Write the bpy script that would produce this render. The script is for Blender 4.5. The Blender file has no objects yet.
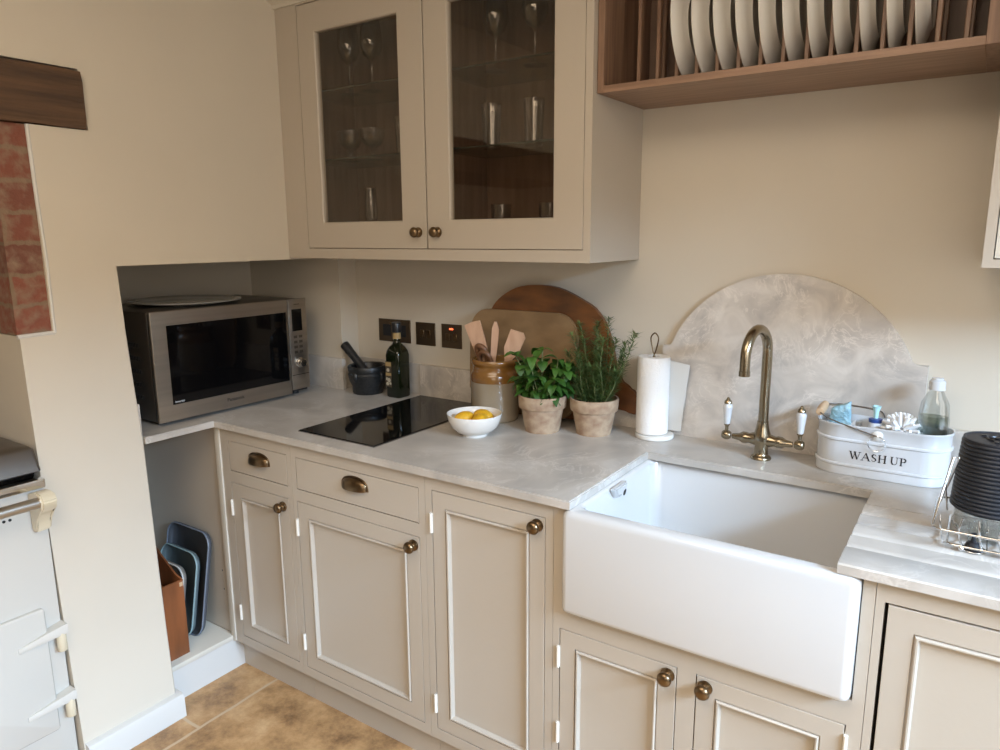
import bpy, bmesh, math, random
from mathutils import Vector, Matrix
S = bpy.context.scene
COL = S.collection
PI = math.pi
# ------------------------------------------------------------------ camera, world, lights, exposure
cam_d = bpy.data.cameras.new('camera'); cam = bpy.data.objects.new('camera', cam_d); COL.objects.link(cam)
R_ = Vector((0.82851396, 0.55993452, -0.00616072)); U_ = Vector((-0.10246234, 0.16240747, 0.98138947)); F_ = Vector((-0.55051438, 0.81246363, -0.19192906))
cam.matrix_world = Matrix(((R_.x, U_.x, -F_.x, 2.05949564), (R_.y, U_.y, -F_.y, -2.03284932), (R_.z, U_.z, -F_.z, 1.50049473), (0, 0, 0, 1)))
cam_d.sensor_width = 36; cam_d.lens = 715.90426 / 1000 * 36; cam_d.clip_start = 0.02
S.camera = cam
S.view_settings.view_transform = 'Standard'; S.view_settings.look = 'None'
S.view_settings.gamma = 1; S.view_settings.use_curve_mapping = False
S.view_settings.exposure = 0.03
w = bpy.data.worlds.new('world'); S.world = w; w.use_nodes = True
bg = w.node_tree.nodes['Background']; bg.inputs[0].default_value = (1.0, 0.82, 0.60, 1); bg.inputs[1].default_value = 0.13

def area(name, loc, target, sx, sy, power, color):
    d = bpy.data.lights.new(name, 'AREA'); d.shape = 'RECTANGLE'; d.size = sx; d.size_y = sy; d.energy = power; d.color = color
    o = bpy.data.objects.new(name, d); COL.objects.link(o); o.location = loc
    o.rotation_euler = (Vector(target) - Vector(loc)).to_track_quat('-Z', 'Y').to_euler(); return o
# daylight from the sky outside the tall window in the right wall, plus an added warm fill behind the camera
area('window_sky_light', (4.6, -1.7, 2.85), (0.1, -0.9, 0.1), 2.4, 1.2, 1250, (0.50, 0.72, 1.0))
area('window_daylight', (3.62, -1.65, 1.45), (0.0, -0.9, 1.35), 1.7, 1.2, 13, (1.0, 0.93, 0.84))
area('rear_fill_light', (3.2, -4.6, 1.9), (1.0, -0.3, 1.0), 1.6, 1.2, 22, (1.0, 0.86, 0.70))  # warm fill added to brighten the worktop, no window stands there

area('ceiling_lamp_light', (1.5, -2.1, 2.36), (1.3, -1.9, 0.0), 1.6, 1.2, 33, (1.0, 0.85, 0.68))

# ------------------------------------------------------------------ materials
def node(nt, t, **k):
    n = nt.nodes.new(t)
    for a, b in k.items():
        if a.startswith('i_'): n.inputs[a[2:].replace('_', ' ')].default_value = b
        else: setattr(n, a, b)
    return n
def mat(name, col, rough=0.5, metal=0.0, var=0.0, scale=8.0, bump=0.0, bscale=60.0, stretch=(1, 1, 1), col2=None, coat=0.0, spec=0.5, detail=4.0):
    m = bpy.data.materials.new(name); m.use_nodes = True; nt = m.node_tree; b = nt.nodes['Principled BSDF']
    b.inputs['Base Color'].default_value = (*col, 1); b.inputs['Roughness'].default_value = rough; b.inputs['Metallic'].default_value = metal
    b.inputs['Coat Weight'].default_value = coat; b.inputs['Specular IOR Level'].default_value = spec
    tc = node(nt, 'ShaderNodeTexCoord'); mp = node(nt, 'ShaderNodeMapping'); mp.inputs['Scale'].default_value = stretch
    nt.links.new(tc.outputs['Object'], mp.inputs[0])
    if var or col2:
        n = node(nt, 'ShaderNodeTexNoise', i_Scale=scale, i_Detail=detail); nt.links.new(mp.outputs[0], n.inputs['Vector'])
        r = node(nt, 'ShaderNodeValToRGB'); c2 = col2 or tuple(c * (1 - var) for c in col)
        r.color_ramp.elements[0].position = 0.35; r.color_ramp.elements[1].position = 0.65
        r.color_ramp.elements[0].color = (*c2, 1); r.color_ramp.elements[1].color = (*col, 1)
        nt.links.new(n.outputs['Fac'], r.inputs[0]); nt.links.new(r.outputs[0], b.inputs['Base Color'])
    if bump:
        n2 = node(nt, 'ShaderNodeTexNoise', i_Scale=bscale, i_Detail=3.0); nt.links.new(mp.outputs[0], n2.inputs['Vector'])
        bp = node(nt, 'ShaderNodeBump', i_Strength=bump, i_Distance=0.01); nt.links.new(n2.outputs['Fac'], bp.inputs['Height'])
        nt.links.new(bp.outputs[0], b.inputs['Normal'])
    return m
def thin_glass(name, tint=(1, 1, 1), refl=0.06, edge=0.5, rough=0.02):
    m = bpy.data.materials.new(name); m.use_nodes = True; nt = m.node_tree; nt.nodes.clear()
    o = node(nt, 'ShaderNodeOutputMaterial'); t = node(nt, 'ShaderNodeBsdfTransparent'); t.inputs[0].default_value = (*tint, 1)
    g = node(nt, 'ShaderNodeBsdfGlossy'); g.inputs['Roughness'].default_value = rough
    lw = node(nt, 'ShaderNodeLayerWeight', i_Blend=0.25); mr = node(nt, 'ShaderNodeMapRange')
    mr.inputs['To Min'].default_value = refl; mr.inputs['To Max'].default_value = edge
    mx = node(nt, 'ShaderNodeMixShader')
    nt.links.new(lw.outputs['Facing'], mr.inputs['Value']); nt.links.new(mr.outputs[0], mx.inputs[0])
    nt.links.new(t.outputs[0], mx.inputs[1]); nt.links.new(g.outputs[0], mx.inputs[2]); nt.links.new(mx.outputs[0], o.inputs[0])
    return m
def stone(name, base, dark, light, sc=4.0, rough=0.28):
    m = bpy.data.materials.new(name); m.use_nodes = True; nt = m.node_tree; b = nt.nodes['Principled BSDF']; b.inputs['Roughness'].default_value = rough
    tc = node(nt, 'ShaderNodeTexCoord')
    n1 = node(nt, 'ShaderNodeTexNoise', i_Scale=sc, i_Detail=6.0, i_Distortion=1.2); nt.links.new(tc.outputs['Object'], n1.inputs['Vector'])
    r1 = node(nt, 'ShaderNodeValToRGB'); e = r1.color_ramp.elements
    e[0].position = 0.3; e[0].color = (*dark, 1); e[1].position = 0.68; e[1].color = (*light, 1); x = e.new(0.5); x.color = (*base, 1)
    nt.links.new(n1.outputs['Fac'], r1.inputs[0])
    # thin contour veins, warped
    n2 = node(nt, 'ShaderNodeTexNoise', i_Scale=sc * 1.1, i_Detail=7.0, i_Distortion=2.6, i_Roughness=0.6); nt.links.new(tc.outputs['Object'], n2.inputs['Vector'])
    s = node(nt, 'ShaderNodeMath', operation='SUBTRACT'); s.inputs[1].default_value = 0.5; nt.links.new(n2.outputs['Fac'], s.inputs[0])
    a = node(nt, 'ShaderNodeMath', operation='ABSOLUTE'); nt.links.new(s.outputs[0], a.inputs[0])
    r2 = node(nt, 'ShaderNodeValToRGB'); r2.color_ramp.elements[0].position = 0.0; r2.color_ramp.elements[0].color = (1, 1, 1, 1)
    r2.color_ramp.elements[1].position = 0.035; r2.color_ramp.elements[1].color = (0, 0, 0, 1); nt.links.new(a.outputs[0], r2.inputs[0])
    n3 = node(nt, 'ShaderNodeTexNoise', i_Scale=sc * 0.8, i_Detail=2.0); nt.links.new(tc.outputs['Object'], n3.inputs['Vector'])
    r3 = node(nt, 'ShaderNodeValToRGB'); r3.color_ramp.elements[0].position = 0.45; r3.color_ramp.elements[1].position = 0.62; nt.links.new(n3.outputs['Fac'], r3.inputs[0])
    mu = node(nt, 'ShaderNodeMath', operation='MULTIPLY'); nt.links.new(r2.outputs[0], mu.inputs[0]); nt.links.new(r3.outputs[0], mu.inputs[1])
    mu2 = node(nt, 'ShaderNodeMath', operation='MULTIPLY'); mu2.inputs[1].default_value = 0.55; nt.links.new(mu.outputs[0], mu2.inputs[0])
    mx = node(nt, 'ShaderNodeMix', data_type='RGBA'); nt.links.new(mu2.outputs[0], mx.inputs[0]); nt.links.new(r1.outputs[0], mx.inputs[6])
    mx.inputs[7].default_value = (*[min(1, c * 1.25) for c in light], 1); nt.links.new(mx.outputs[2], b.inputs['Base Color'])
    return m
def floor_mat():
    m = bpy.data.materials.new('limestone_tiles'); m.use_nodes = True; nt = m.node_tree; b = nt.nodes['Principled BSDF']; b.inputs['Roughness'].default_value = 0.45
    tc = node(nt, 'ShaderNodeTexCoord'); mp = node(nt, 'ShaderNodeMapping')
    mp.inputs['Rotation'].default_value = (0, 0, PI / 2); mp.inputs['Location'].default_value = (0.0, -0.175, 0)
    nt.links.new(tc.outputs['Object'], mp.inputs[0])
    nn = node(nt, 'ShaderNodeTexNoise', i_Scale=9.0, i_Detail=3.0); nt.links.new(tc.outputs['Object'], nn.inputs['Vector'])
    wob = node(nt, 'ShaderNodeVectorMath', operation='MULTIPLY_ADD'); wob.inputs[1].default_value = (0.012, 0.012, 0); nt.links.new(nn.outputs['Color'], wob.inputs[0]); nt.links.new(mp.outputs[0], wob.inputs[2])
    br = node(nt, 'ShaderNodeTexBrick'); br.offset = 0.5
    br.inputs['Scale'].default_value = 1.0; br.inputs['Brick Width'].default_value = 0.93; br.inputs['Row Height'].default_value = 0.62; br.inputs['Mortar Size'].default_value = 0.006; br.inputs['Mortar Smooth'].default_value = 0.3
    br.inputs['Color1'].default_value = (0.0, 0, 0, 1); br.inputs['Color2'].default_value = (1, 1, 1, 1)
    nt.links.new(wob.outputs[0], br.inputs['Vector'])
    n1 = node(nt, 'ShaderNodeTexNoise', i_Scale=6.5, i_Detail=9.0, i_Roughness=0.72); nt.links.new(tc.outputs['Object'], n1.inputs['Vector'])
    r = node(nt, 'ShaderNodeValToRGB'); e = r.color_ramp.elements; e[0].position = 0.32; e[0].color = (0.17, 0.09, 0.04, 1); e[1].position = 0.7; e[1].color = (0.64, 0.42, 0.22, 1); x = e.new(0.5); x.color = (0.43, 0.25, 0.11, 1)
    nt.links.new(n1.outputs['Fac'], r.inputs[0])
    mx = node(nt, 'ShaderNodeMix', data_type='RGBA'); nt.links.new(br.outputs['Fac'], mx.inputs[0]); nt.links.new(r.outputs[0], mx.inputs[6]); mx.inputs[7].default_value = (0.52, 0.38, 0.24, 1)
    nt.links.new(mx.outputs[2], b.inputs['Base Color'])
    bp = node(nt, 'ShaderNodeBump', i_Strength=0.35, i_Distance=0.01); nt.links.new(n1.outputs['Fac'], bp.inputs['Height']); nt.links.new(bp.outputs[0], b.inputs['Normal'])
    return m
def brick_mat():
    m = bpy.data.materials.new('old_red_brick'); m.use_nodes = True; nt = m.node_tree; b = nt.nodes['Principled BSDF']; b.inputs['Roughness'].default_value = 0.9
    tc = node(nt, 'ShaderNodeTexCoord'); sx = node(nt, 'ShaderNodeSeparateXYZ'); nt.links.new(tc.outputs['Object'], sx.inputs[0])
    ad = node(nt, 'ShaderNodeMath', operation='ADD'); nt.links.new(sx.outputs[0], ad.inputs[0]); nt.links.new(sx.outputs[1], ad.inputs[1])
    cx = node(nt, 'ShaderNodeCombineXYZ'); nt.links.new(ad.outputs[0], cx.inputs[0]); nt.links.new(sx.outputs[2], cx.inputs[1])
    nn = node(nt, 'ShaderNodeTexNoise', i_Scale=22.0, i_Detail=4.0); nt.links.new(tc.outputs['Object'], nn.inputs['Vector'])
    wob = node(nt, 'ShaderNodeVectorMath', operation='MULTIPLY_ADD'); wob.inputs[1].default_value = (0.03, 0.03, 0); nt.links.new(nn.outputs['Color'], wob.inputs[0]); nt.links.new(cx.outputs[0], wob.inputs[2])
    br = node(nt, 'ShaderNodeTexBrick'); br.offset = 0.5; br.inputs['Scale'].default_value = 1.0; br.inputs['Brick Width'].default_value = 0.2; br.inputs['Row Height'].default_value = 0.079
    br.inputs['Mortar Size'].default_value = 0.008; br.inputs['Mortar Smooth'].default_value = 0.6
    br.inputs['Color1'].default_value = (0.24, 0.075, 0.045, 1); br.inputs['Color2'].default_value = (0.16, 0.062, 0.042, 1); br.inputs['Mortar'].default_value = (0.20, 0.135, 0.085, 1)
    nt.links.new(wob.outputs[0], br.inputs['Vector'])
    n1 = node(nt, 'ShaderNodeTexNoise', i_Scale=38.0, i_Detail=9.0); nt.links.new(tc.outputs['Object'], n1.inputs['Vector'])
    r = node(nt, 'ShaderNodeValToRGB'); r.color_ramp.elements[0].position = 0.42; r.color_ramp.elements[1].position = 0.75; nt.links.new(n1.outputs['Fac'], r.inputs[0])
    mx = node(nt, 'ShaderNodeMix', data_type='RGBA'); nt.links.new(r.outputs[0], mx.inputs[0]); nt.links.new(br.outputs['Color'], mx.inputs[6]); mx.inputs[7].default_value = (0.25, 0.165, 0.11, 1)
    nt.links.new(mx.outputs[2], b.inputs['Base Color'])
    bp = node(nt, 'ShaderNodeBump', i_Strength=0.7, i_Distance=0.012); nt.links.new(n1.outputs['Fac'], bp.inputs['Height']); nt.links.new(bp.outputs[0], b.inputs['Normal'])
    return m

M = {}
M['plaster'] = mat('cream_plaster', (0.60, 0.54, 0.445), 0.85, var=0.04, scale=3, bump=0.12, bscale=5)
M['plaster_grey'] = mat('grey_cream_plaster', (0.50, 0.45, 0.38), 0.85, bump=0.1, bscale=6)
M['ceiling'] = mat('ceiling_paint', (0.7, 0.67, 0.6), 0.9)
M['paint'] = mat('beige_cabinet_paint', (0.465, 0.41, 0.34), 0.32, bump=0.03, bscale=90)
M['paint_light'] = mat('light_trim_paint', (0.60, 0.56, 0.48), 0.38)
M['hinge'] = mat('painted_hinge', (0.74, 0.70, 0.62), 0.3)
M['white_paint'] = mat('white_gloss_paint', (0.60, 0.585, 0.55), 0.35)
M['dark'] = mat('dark_void', (0.012, 0.011, 0.01), 0.8)
M['walnut'] = mat('walnut', (0.30, 0.18, 0.115), 0.45, col2=(0.20, 0.115, 0.07), scale=5, stretch=(0.9, 14, 14), detail=6)
M['walnut_v'] = mat('walnut_upright', (0.27, 0.16, 0.10), 0.45, col2=(0.17, 0.095, 0.06), scale=5, stretch=(14, 14, 0.9), detail=6)
M['walnut_dark'] = mat('dark_walnut', (0.20, 0.125, 0.085), 0.5, col2=(0.13, 0.08, 0.052), scale=4, stretch=(10, 10, 0.7), detail=6)
M['beam'] = mat('old_oak_beam', (0.115, 0.062, 0.032), 0.8, col2=(0.060, 0.034, 0.020), scale=5, stretch=(10, 0.7, 12), bump=0.5, bscale=12, detail=8)
M['steel'] = mat('brushed_steel', (0.50, 0.46, 0.41), 0.32, 1.0, var=0.12, scale=60, stretch=(1, 0.02, 1))
M['steel_dark'] = mat('dark_steel', (0.22, 0.20, 0.18), 0.42, 1.0)
M['chrome'] = mat('chrome', (0.75, 0.75, 0.75), 0.1, 1.0)
M['bronze'] = mat('antique_brass', (0.22, 0.15, 0.085), 0.3, 1.0, var=0.35, scale=30)
M['brass_tap'] = mat('aged_brass', (0.36, 0.30, 0.21), 0.24, 1.0, var=0.15, scale=12)
M['socket'] = mat('bronze_plate', (0.14, 0.10, 0.065), 0.35, 0.9)
M['black_gloss'] = mat('black_gloss_glass', (0.003, 0.003, 0.0035), 0.05, spec=0.35)
M['black_plastic'] = mat('black_plastic', (0.012, 0.013, 0.016), 0.35)
M['black_rubber'] = mat('black_silicone', (0.016, 0.018, 0.024), 0.42)
M['granite_black'] = mat('black_granite', (0.020, 0.021, 0.023), 0.4, col2=(0.006, 0.008, 0.009), scale=90)
M['fireclay'] = mat('white_fireclay', (0.57, 0.57, 0.565), 0.12, coat=0.5)
M['china'] = mat('white_china', (0.76, 0.73, 0.68), 0.15, coat=0.3)
M['enamel'] = mat('white_enamel', (0.60, 0.61, 0.62), 0.15, coat=0.4)
M['aga'] = mat('cream_enamel', (0.58, 0.555, 0.50), 0.18, coat=0.4)
M['aga_cream'] = mat('cream_enamel_bracket', (0.66, 0.58, 0.42), 0.25, coat=0.3)
M['stoneware'] = mat('stoneware_grey', (0.33, 0.27, 0.19), 0.22, var=0.15, scale=6, coat=0.4)
M['ochre'] = mat('ochre_glaze', (0.27, 0.125, 0.03), 0.18, var=0.3, scale=10, coat=0.5)
M['terracotta'] = mat('weathered_terracotta', (0.45, 0.335, 0.225), 0.85, col2=(0.31, 0.20, 0.13), scale=34, stretch=(1, 1, 1.2), bump=0.2, bscale=50)
M['soil'] = mat('soil', (0.03, 0.02, 0.014), 0.95, bump=1.0, bscale=60)
M['basil'] = mat('basil_leaf', (0.06, 0.15, 0.018), 0.5, col2=(0.02, 0.07, 0.010), scale=14)
M['rosemary'] = mat('rosemary_needle', (0.12, 0.19, 0.055), 0.5, col2=(0.045, 0.09, 0.025), scale=20)
M['stem'] = mat('green_stem', (0.17, 0.19, 0.08), 0.6)
M['board_dark'] = mat('dark_board_wood', (0.22, 0.08, 0.02), 0.42, col2=(0.09, 0.034, 0.011), scale=6, stretch=(1, 1, 3), detail=7)
M['board_tan'] = mat('tan_board_wood', (0.31, 0.195, 0.095), 0.5, col2=(0.20, 0.12, 0.055), scale=7, stretch=(1, 1, 2), detail=6)
M['beech'] = mat('pale_beech', (0.60, 0.38, 0.25), 0.55, col2=(0.50, 0.30, 0.19), scale=8, stretch=(6, 6, 1))
M['brown_wood'] = mat('brown_wood', (0.16, 0.075, 0.035), 0.4)
M['box_wood'] = mat('mahogany_box', (0.26, 0.085, 0.028), 0.4, col2=(0.15, 0.05, 0.017), scale=6, stretch=(3, 3, 0.6), detail=6)
M['lemon'] = mat('lemon_skin', (0.72, 0.40, 0.02), 0.4, bump=0.4, bscale=160)
M['bottle_green'] = mat('dark_green_glass', (0.006, 0.009, 0.003), 0.10, spec=0.45)
M['label_gold'] = mat('label_gold', (0.38, 0.26, 0.11), 0.5); M['label_cream'] = mat('label_cream', (0.45, 0.40, 0.30), 0.6); M['label_dark'] = mat('label_dark', (0.05, 0.035, 0.02), 0.6)
M['paper'] = mat('kitchen_paper', (0.82, 0.80, 0.77), 0.9, bump=0.35, bscale=260)
M['sheet'] = mat('loose_paper_sheet', (0.58, 0.56, 0.52), 0.9)
M['marble_white'] = mat('white_marble', (0.75, 0.73, 0.68), 0.25, var=0.1, scale=12)
M['tray_slate'] = mat('slate_tray', (0.075, 0.085, 0.10), 0.45); M['tray_teal'] = mat('teal_tray', (0.125, 0.165, 0.175), 0.45); M['tray_grey'] = mat('taupe_tray', (0.26, 0.235, 0.205), 0.5)
M['tray_rim'] = mat('tray_rim', (0.17, 0.20, 0.25), 0.4); M['tray_rim2'] = mat('tray_rim_teal', (0.27, 0.39, 0.40), 0.4); M['tray_rim3'] = mat('tray_rim_pale', (0.65, 0.63, 0.58), 0.4)
M['cloth'] = mat('blue_cloth', (0.24, 0.42, 0.50), 0.9, col2=(0.36, 0.55, 0.62), scale=60, bump=0.8, bscale=90)
M['card'] = mat('pale_card', (0.62, 0.64, 0.66), 0.6)
M['bristle'] = mat('white_bristle', (0.80, 0.80, 0.80), 0.6)
M['blue_cap'] = mat('blue_plastic', (0.03, 0.07, 0.25), 0.3); M['aqua'] = mat('aqua_plastic', (0.45, 0.72, 0.78), 0.3)
M['lettering'] = mat('black_lettering', (0.02, 0.02, 0.025), 0.4)
M['light_wood'] = mat('light_wood', (0.55, 0.38, 0.23), 0.5)
M['grey_glass'] = mat('frosted_plate_glass', (0.44, 0.43, 0.39), 0.15, spec=0.8)
M['wt'] = stone('worktop_quartzite', (0.47, 0.435, 0.39), (0.38, 0.355, 0.325), (0.56, 0.53, 0.49), 5.0)
M['wt_edge'] = M['wt']
M['arch'] = stone('splashback_quartzite', (0.56, 0.51, 0.455), (0.43, 0.395, 0.36), (0.66, 0.61, 0.55), 10.0, 0.3)
M['floor'] = floor_mat(); M['brick'] = brick_mat()
M['pane'] = thin_glass('cabinet_glass', (0.90, 0.87, 0.83), 0.022, 0.30)
M['glassware'] = thin_glass('clear_glassware', (0.93, 0.93, 0.93), 0.09, 0.8, 0.04)
M['shelf_glass'] = thin_glass('shelf_glass', (0.78, 0.80, 0.76), 0.02, 0.15)
M['clear_plastic'] = thin_glass('clear_plastic', (0.88, 0.9, 0.9), 0.12, 0.7, 0.1)
M['shelf_edge'] = mat('shelf_glass_edge', (0.03, 0.035, 0.028), 0.2)
M['soap_liquid'] = thin_glass('soap_liquid', (0.62, 0.66, 0.60), 0.12, 0.5, 0.1)
def emis(name, col, s):
    m = mat(name, col, 0.4); b = m.node_tree.nodes['Principled BSDF']; b.inputs['Emission Color'].default_value = (*col, 1); b.inputs['Emission Strength'].default_value = s; return m
M['neon'] = emis('neon_indicator', (1.0, 0.12, 0.04), 3.0)

# ------------------------------------------------------------------ mesh helpers
ORG = {}
def loft(bm, loops, cap0=True, cap1=True, closed=True):
    vs = [[bm.verts.new(p) for p in l] for l in loops]
    n = len(vs[0])
    for a, b in zip(vs, vs[1:]):
        for i in range(n if closed else n - 1):
            j = (i + 1) % n
            try: bm.faces.new((a[i], a[j], b[j], b[i]))
            except ValueError: pass
    if cap0: bm.faces.new(list(reversed(vs[0])))
    if cap1: bm.faces.new(vs[-1])
    return vs
def box(bm, x0, x1, y0, y1, z0, z1, bev=0.0, seg=2):
    r = bmesh.ops.create_cube(bm, size=1.0, matrix=Matrix.Translation(((x0 + x1) / 2, (y0 + y1) / 2, (z0 + z1) / 2)) @ Matrix.Diagonal((abs(x1 - x0), abs(y1 - y0), abs(z1 - z0), 1)))
    if bev:
        es = set(e for v in r['verts'] for e in v.link_edges)
        bmesh.ops.bevel(bm, geom=list(es), offset=bev, segments=seg, affect='EDGES', profile=0.5)
def frame_of(axis):
    a = Vector(axis).normalized(); t = Vector((0, 0, 1)) if abs(a.z) < 0.9 else Vector((1, 0, 0))
    u = a.cross(t).normalized(); v = a.cross(u).normalized(); return a, u, v
def lathe(bm, prof, c=(0, 0, 0), axis=(0, 0, 1), seg=32, cap0=True, cap1=True):
    a, u, v = frame_of(axis); c = Vector(c); loops = []
    for r, h in prof:
        r = max(r, 0.0002)
        loops.append([c + a * h + (u * math.cos(2 * PI * i / seg) + v * math.sin(2 * PI * i / seg)) * r for i in range(seg)])
    loft(bm, loops, cap0, cap1)
def smooth_path(pts, n=6):
    P = [Vector(p) for p in pts]; out = []
    for i in range(len(P) - 1):
        p0 = P[max(i - 1, 0)]; p1 = P[i]; p2 = P[i + 1]; p3 = P[min(i + 2, len(P) - 1)]
        for k in range(n):
            t = k / n; out.append(0.5 * ((2 * p1) + (-p0 + p2) * t + (2 * p0 - 5 * p1 + 4 * p2 - p3) * t * t + (-p0 + 3 * p1 - 3 * p2 + p3) * t ** 3))
    out.append(P[-1]); return out
def tube(bm, pts, r, seg=10, closed=False):
    P = [Vector(p) for p in pts]; n = len(P); loops = []
    rs = r if isinstance(r, (list, tuple)) else [r] * n
    u = None
    for i in range(n):
        if closed: d = P[(i + 1) % n] - P[i - 1]
        else: d = P[min(i + 1, n - 1)] - P[max(i - 1, 0)]
        d.normalize()
        if u is None: _, u, _ = frame_of(d)
        else:
            u = u - d * u.dot(d)
            u = u.normalized() if u.length > 1e-6 else frame_of(d)[1]
        v = d.cross(u)
        loops.append([P[i] + (u * math.cos(2 * PI * k / seg) + v * math.sin(2 * PI * k / seg)) * rs[i] for k in range(seg)])
    if closed: loops.append(loops[0]); loft(bm, loops, False, False); bmesh.ops.remove_doubles(bm, verts=bm.verts, dist=1e-6)
    else: loft(bm, loops)
def prism(bm, poly, axis, a, b):
    def p3(p, h):
        return {'x': (h, p[0], p[1]), 'y': (p[0], h, p[1]), 'z': (p[0], p[1], h)}[axis]
    loft(bm, [[p3(p, a) for p in poly], [p3(p, b) for p in poly]])
def rrect(x0, x1, y0, y1, r, n=6):
    out = []
    for cx, cy, a0 in ((x1 - r, y1 - r, 0), (x0 + r, y1 - r, PI / 2), (x0 + r, y0 + r, PI), (x1 - r, y0 + r, 1.5 * PI)):
        for i in range(n + 1):
            t = a0 + PI / 2 * i / n; out.append((cx + r * math.cos(t), cy + r * math.sin(t)))
    return out
def new(): return bmesh.new()
def obj(name, bm, m, parent=None, ang=38, kind=None, local=False):
    bmesh.ops.recalc_face_normals(bm, faces=bm.faces)
    me = bpy.data.meshes.new(name); 
    if parent is not None and not local:
        bmesh.ops.translate(bm, verts=bm.verts, vec=-ORG[parent])
    bm.to_mesh(me); bm.free()
    me.polygons.foreach_set('use_smooth', [True] * len(me.polygons)); me.set_sharp_from_angle(angle=math.radians(ang))
    me.materials.append(M[m] if isinstance(m, str) else m)
    o = bpy.data.objects.new(name, me); COL.objects.link(o)
    if parent is not None: o.parent = parent; ORG[o] = ORG[parent].copy()
    else: ORG[o] = Vector((0, 0, 0))
    if kind: o['kind'] = kind
    return o
def thing(name, label, cat, loc=(0, 0, 0), group=None):
    o = bpy.data.objects.new(name, None); COL.objects.link(o); o.location = loc; o.empty_display_size = 0.05
    ORG[o] = Vector(loc); tag(o, label, cat, group); return o
def tag(o, label, cat, group=None):
    o['label'] = label; o['category'] = cat
    if group: o['group'] = group
    return o
def solo(name, bm, m, label, cat, loc=None, group=None, ang=38):
    """a thing that is a single mesh; its origin is moved to its base"""
    if loc is not None: bmesh.ops.translate(bm, verts=bm.verts, vec=-Vector(loc))
    o = obj(name, bm, m, None, ang)
    if loc is not None: o.location = loc; ORG[o] = Vector(loc)
    return tag(o, label, cat, group)
def relabel(o, l): o['label'] = l; return o
def dup(root, loc, label=None):
    r = root.copy(); COL.objects.link(r); r.location = loc; ORG[r] = Vector(loc)
    if label: r['label'] = label
    for ch in list(root.children):
        c = ch.copy(); COL.objects.link(c); c.parent = r
        for g in ch.children:
            d = g.copy(); COL.objects.link(d); d.parent = c
    return r
def struct(name, bm, m): return obj(name, bm, m, None, kind='structure')
def text_bm(s, size, mtx, depth=0.0004):
    cu = bpy.data.curves.new('lettering', 'FONT'); cu.body = s; cu.size = size; cu.extrude = depth; cu.align_x = 'CENTER'; cu.align_y = 'CENTER'
    to = bpy.data.objects.new('lettering', cu); COL.objects.link(to); dg = bpy.context.evaluated_depsgraph_get(); dg.update()
    me = bpy.data.meshes.new_from_object(to.evaluated_get(dg)); bm = new(); bm.from_mesh(me); bm.transform(mtx)
    bpy.data.objects.remove(to); bpy.data.meshes.remove(me); return bm

# ------------------------------------------------------------------ dimensions
WT = 0.91; FY = -0.663; WY = -0.683; CB = 1.426; ALC = 1.42; CEIL = 2.42

# ------------------------------------------------------------------ the room
b = new(); box(b, -1.2, 4.2, -5.0, 0.1, -0.05, 0.0); struct('floor', b, 'floor')
b = new(); box(b, -1.2, 4.2, -3.6, 0.1, CEIL, CEIL + 0.05); struct('ceiling', b, 'ceiling')
b = new(); box(b, -0.6, 4.0, 0.0, 0.1, 0.0, CEIL, 0); struct('wall_back', b, 'plaster')
# left wall: chimney breast with the microwave alcove, the low cupboard opening and the range recess
b = new()
def flare(z): return 0.062 * max(0.0, (1.25 - z) / 1.25) ** 1.3
lo_ = []
for z, ye in ((0.0, -0.925), (0.3, -0.924), (0.6, -0.921), (0.90, -0.918), (1.1, -0.925), (1.25, -0.930)):
    xf = flare(z); lo_.append([(-0.53, -1.21, z), (xf, -1.208, z), (xf, ye - 0.004, z), (xf - 0.004, ye, z), (-0.53, ye, z)])
loft(b, lo_)
loft(b, [[(-0.53, -1.126, 1.25), (0.0, -1.126, 1.25), (0.0, -0.932, 1.25), (-0.53, -0.930, 1.25)], [(-0.53, -1.126, 1.42), (0.0, -1.126, 1.42), (0.0, -0.938, 1.42), (-0.53, -0.936, 1.42)]])
prism(b, [(-1.126, 1.42), (0.0, 1.42), (0.0, CEIL), (-3.6, CEIL), (-3.6, 1.94), (-0.985, 1.94), (-0.975, 1.785), (-1.126, 1.785)], 'x', -0.53, 0.0)
box(b, -0.53, 0.0, -0.09, 0.0, 0.0, 1.42)
box(b, -0.60, -0.53, -3.6, 0.0, 0.0, CEIL)
box(b, -0.53, 0.0, -3.6, -2.5, 0.0, 1.94)
bmesh.ops.remove_doubles(b, verts=b.verts, dist=1e-5)
struct('wall_left', b, 'plaster')
# exposed brick on the corner of the range recess
b = new(); prism(b, [(-1.21, 1.252), (-1.124, 1.252), (-1.122, 1.5), (-1.128, 1.785), (-1.212, 1.785)], 'x', -0.52, -0.008)
struct('trim_1', b, 'brick')
b = new(); tube(b, [(-0.004, -1.121, 1.25), (-0.004, -1.119, 1.45), (-0.004, -1.123, 1.6), (-0.004, -1.125, 1.785)], 0.0055, 8)
tube(b, [(-0.004, -1.212, 1.248), (-0.004, -1.121, 1.25)], 0.006, 8); struct('trim_2', b, 'white_paint')
# right wall with a tall window opening (out of frame), rear part of the room is open to the next room
b = new(); box(b, 3.45, 3.6, -0.75, 0.1, 0, CEIL); box(b, 3.45, 3.6, -3.6, -2.6, 0, CEIL); box(b, 3.45, 3.6, -2.6, -0.75, 2.12, CEIL); box(b, 3.45, 3.6, -2.6, -0.75, 0, 0.25)
struct('wall_right', b, 'plaster')
b = new()
for y in (-2.6, -1.70, -0.80): box(b, 3.5, 3.55, y, y + 0.05, 0.25, 2.12)
box(b, 3.5, 3.55, -2.6, -0.75, 0.25, 0.30); box(b, 3.5, 3.55, -2.6, -0.75, 2.07, 2.12); struct('window_1', b, 'white_paint')
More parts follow.
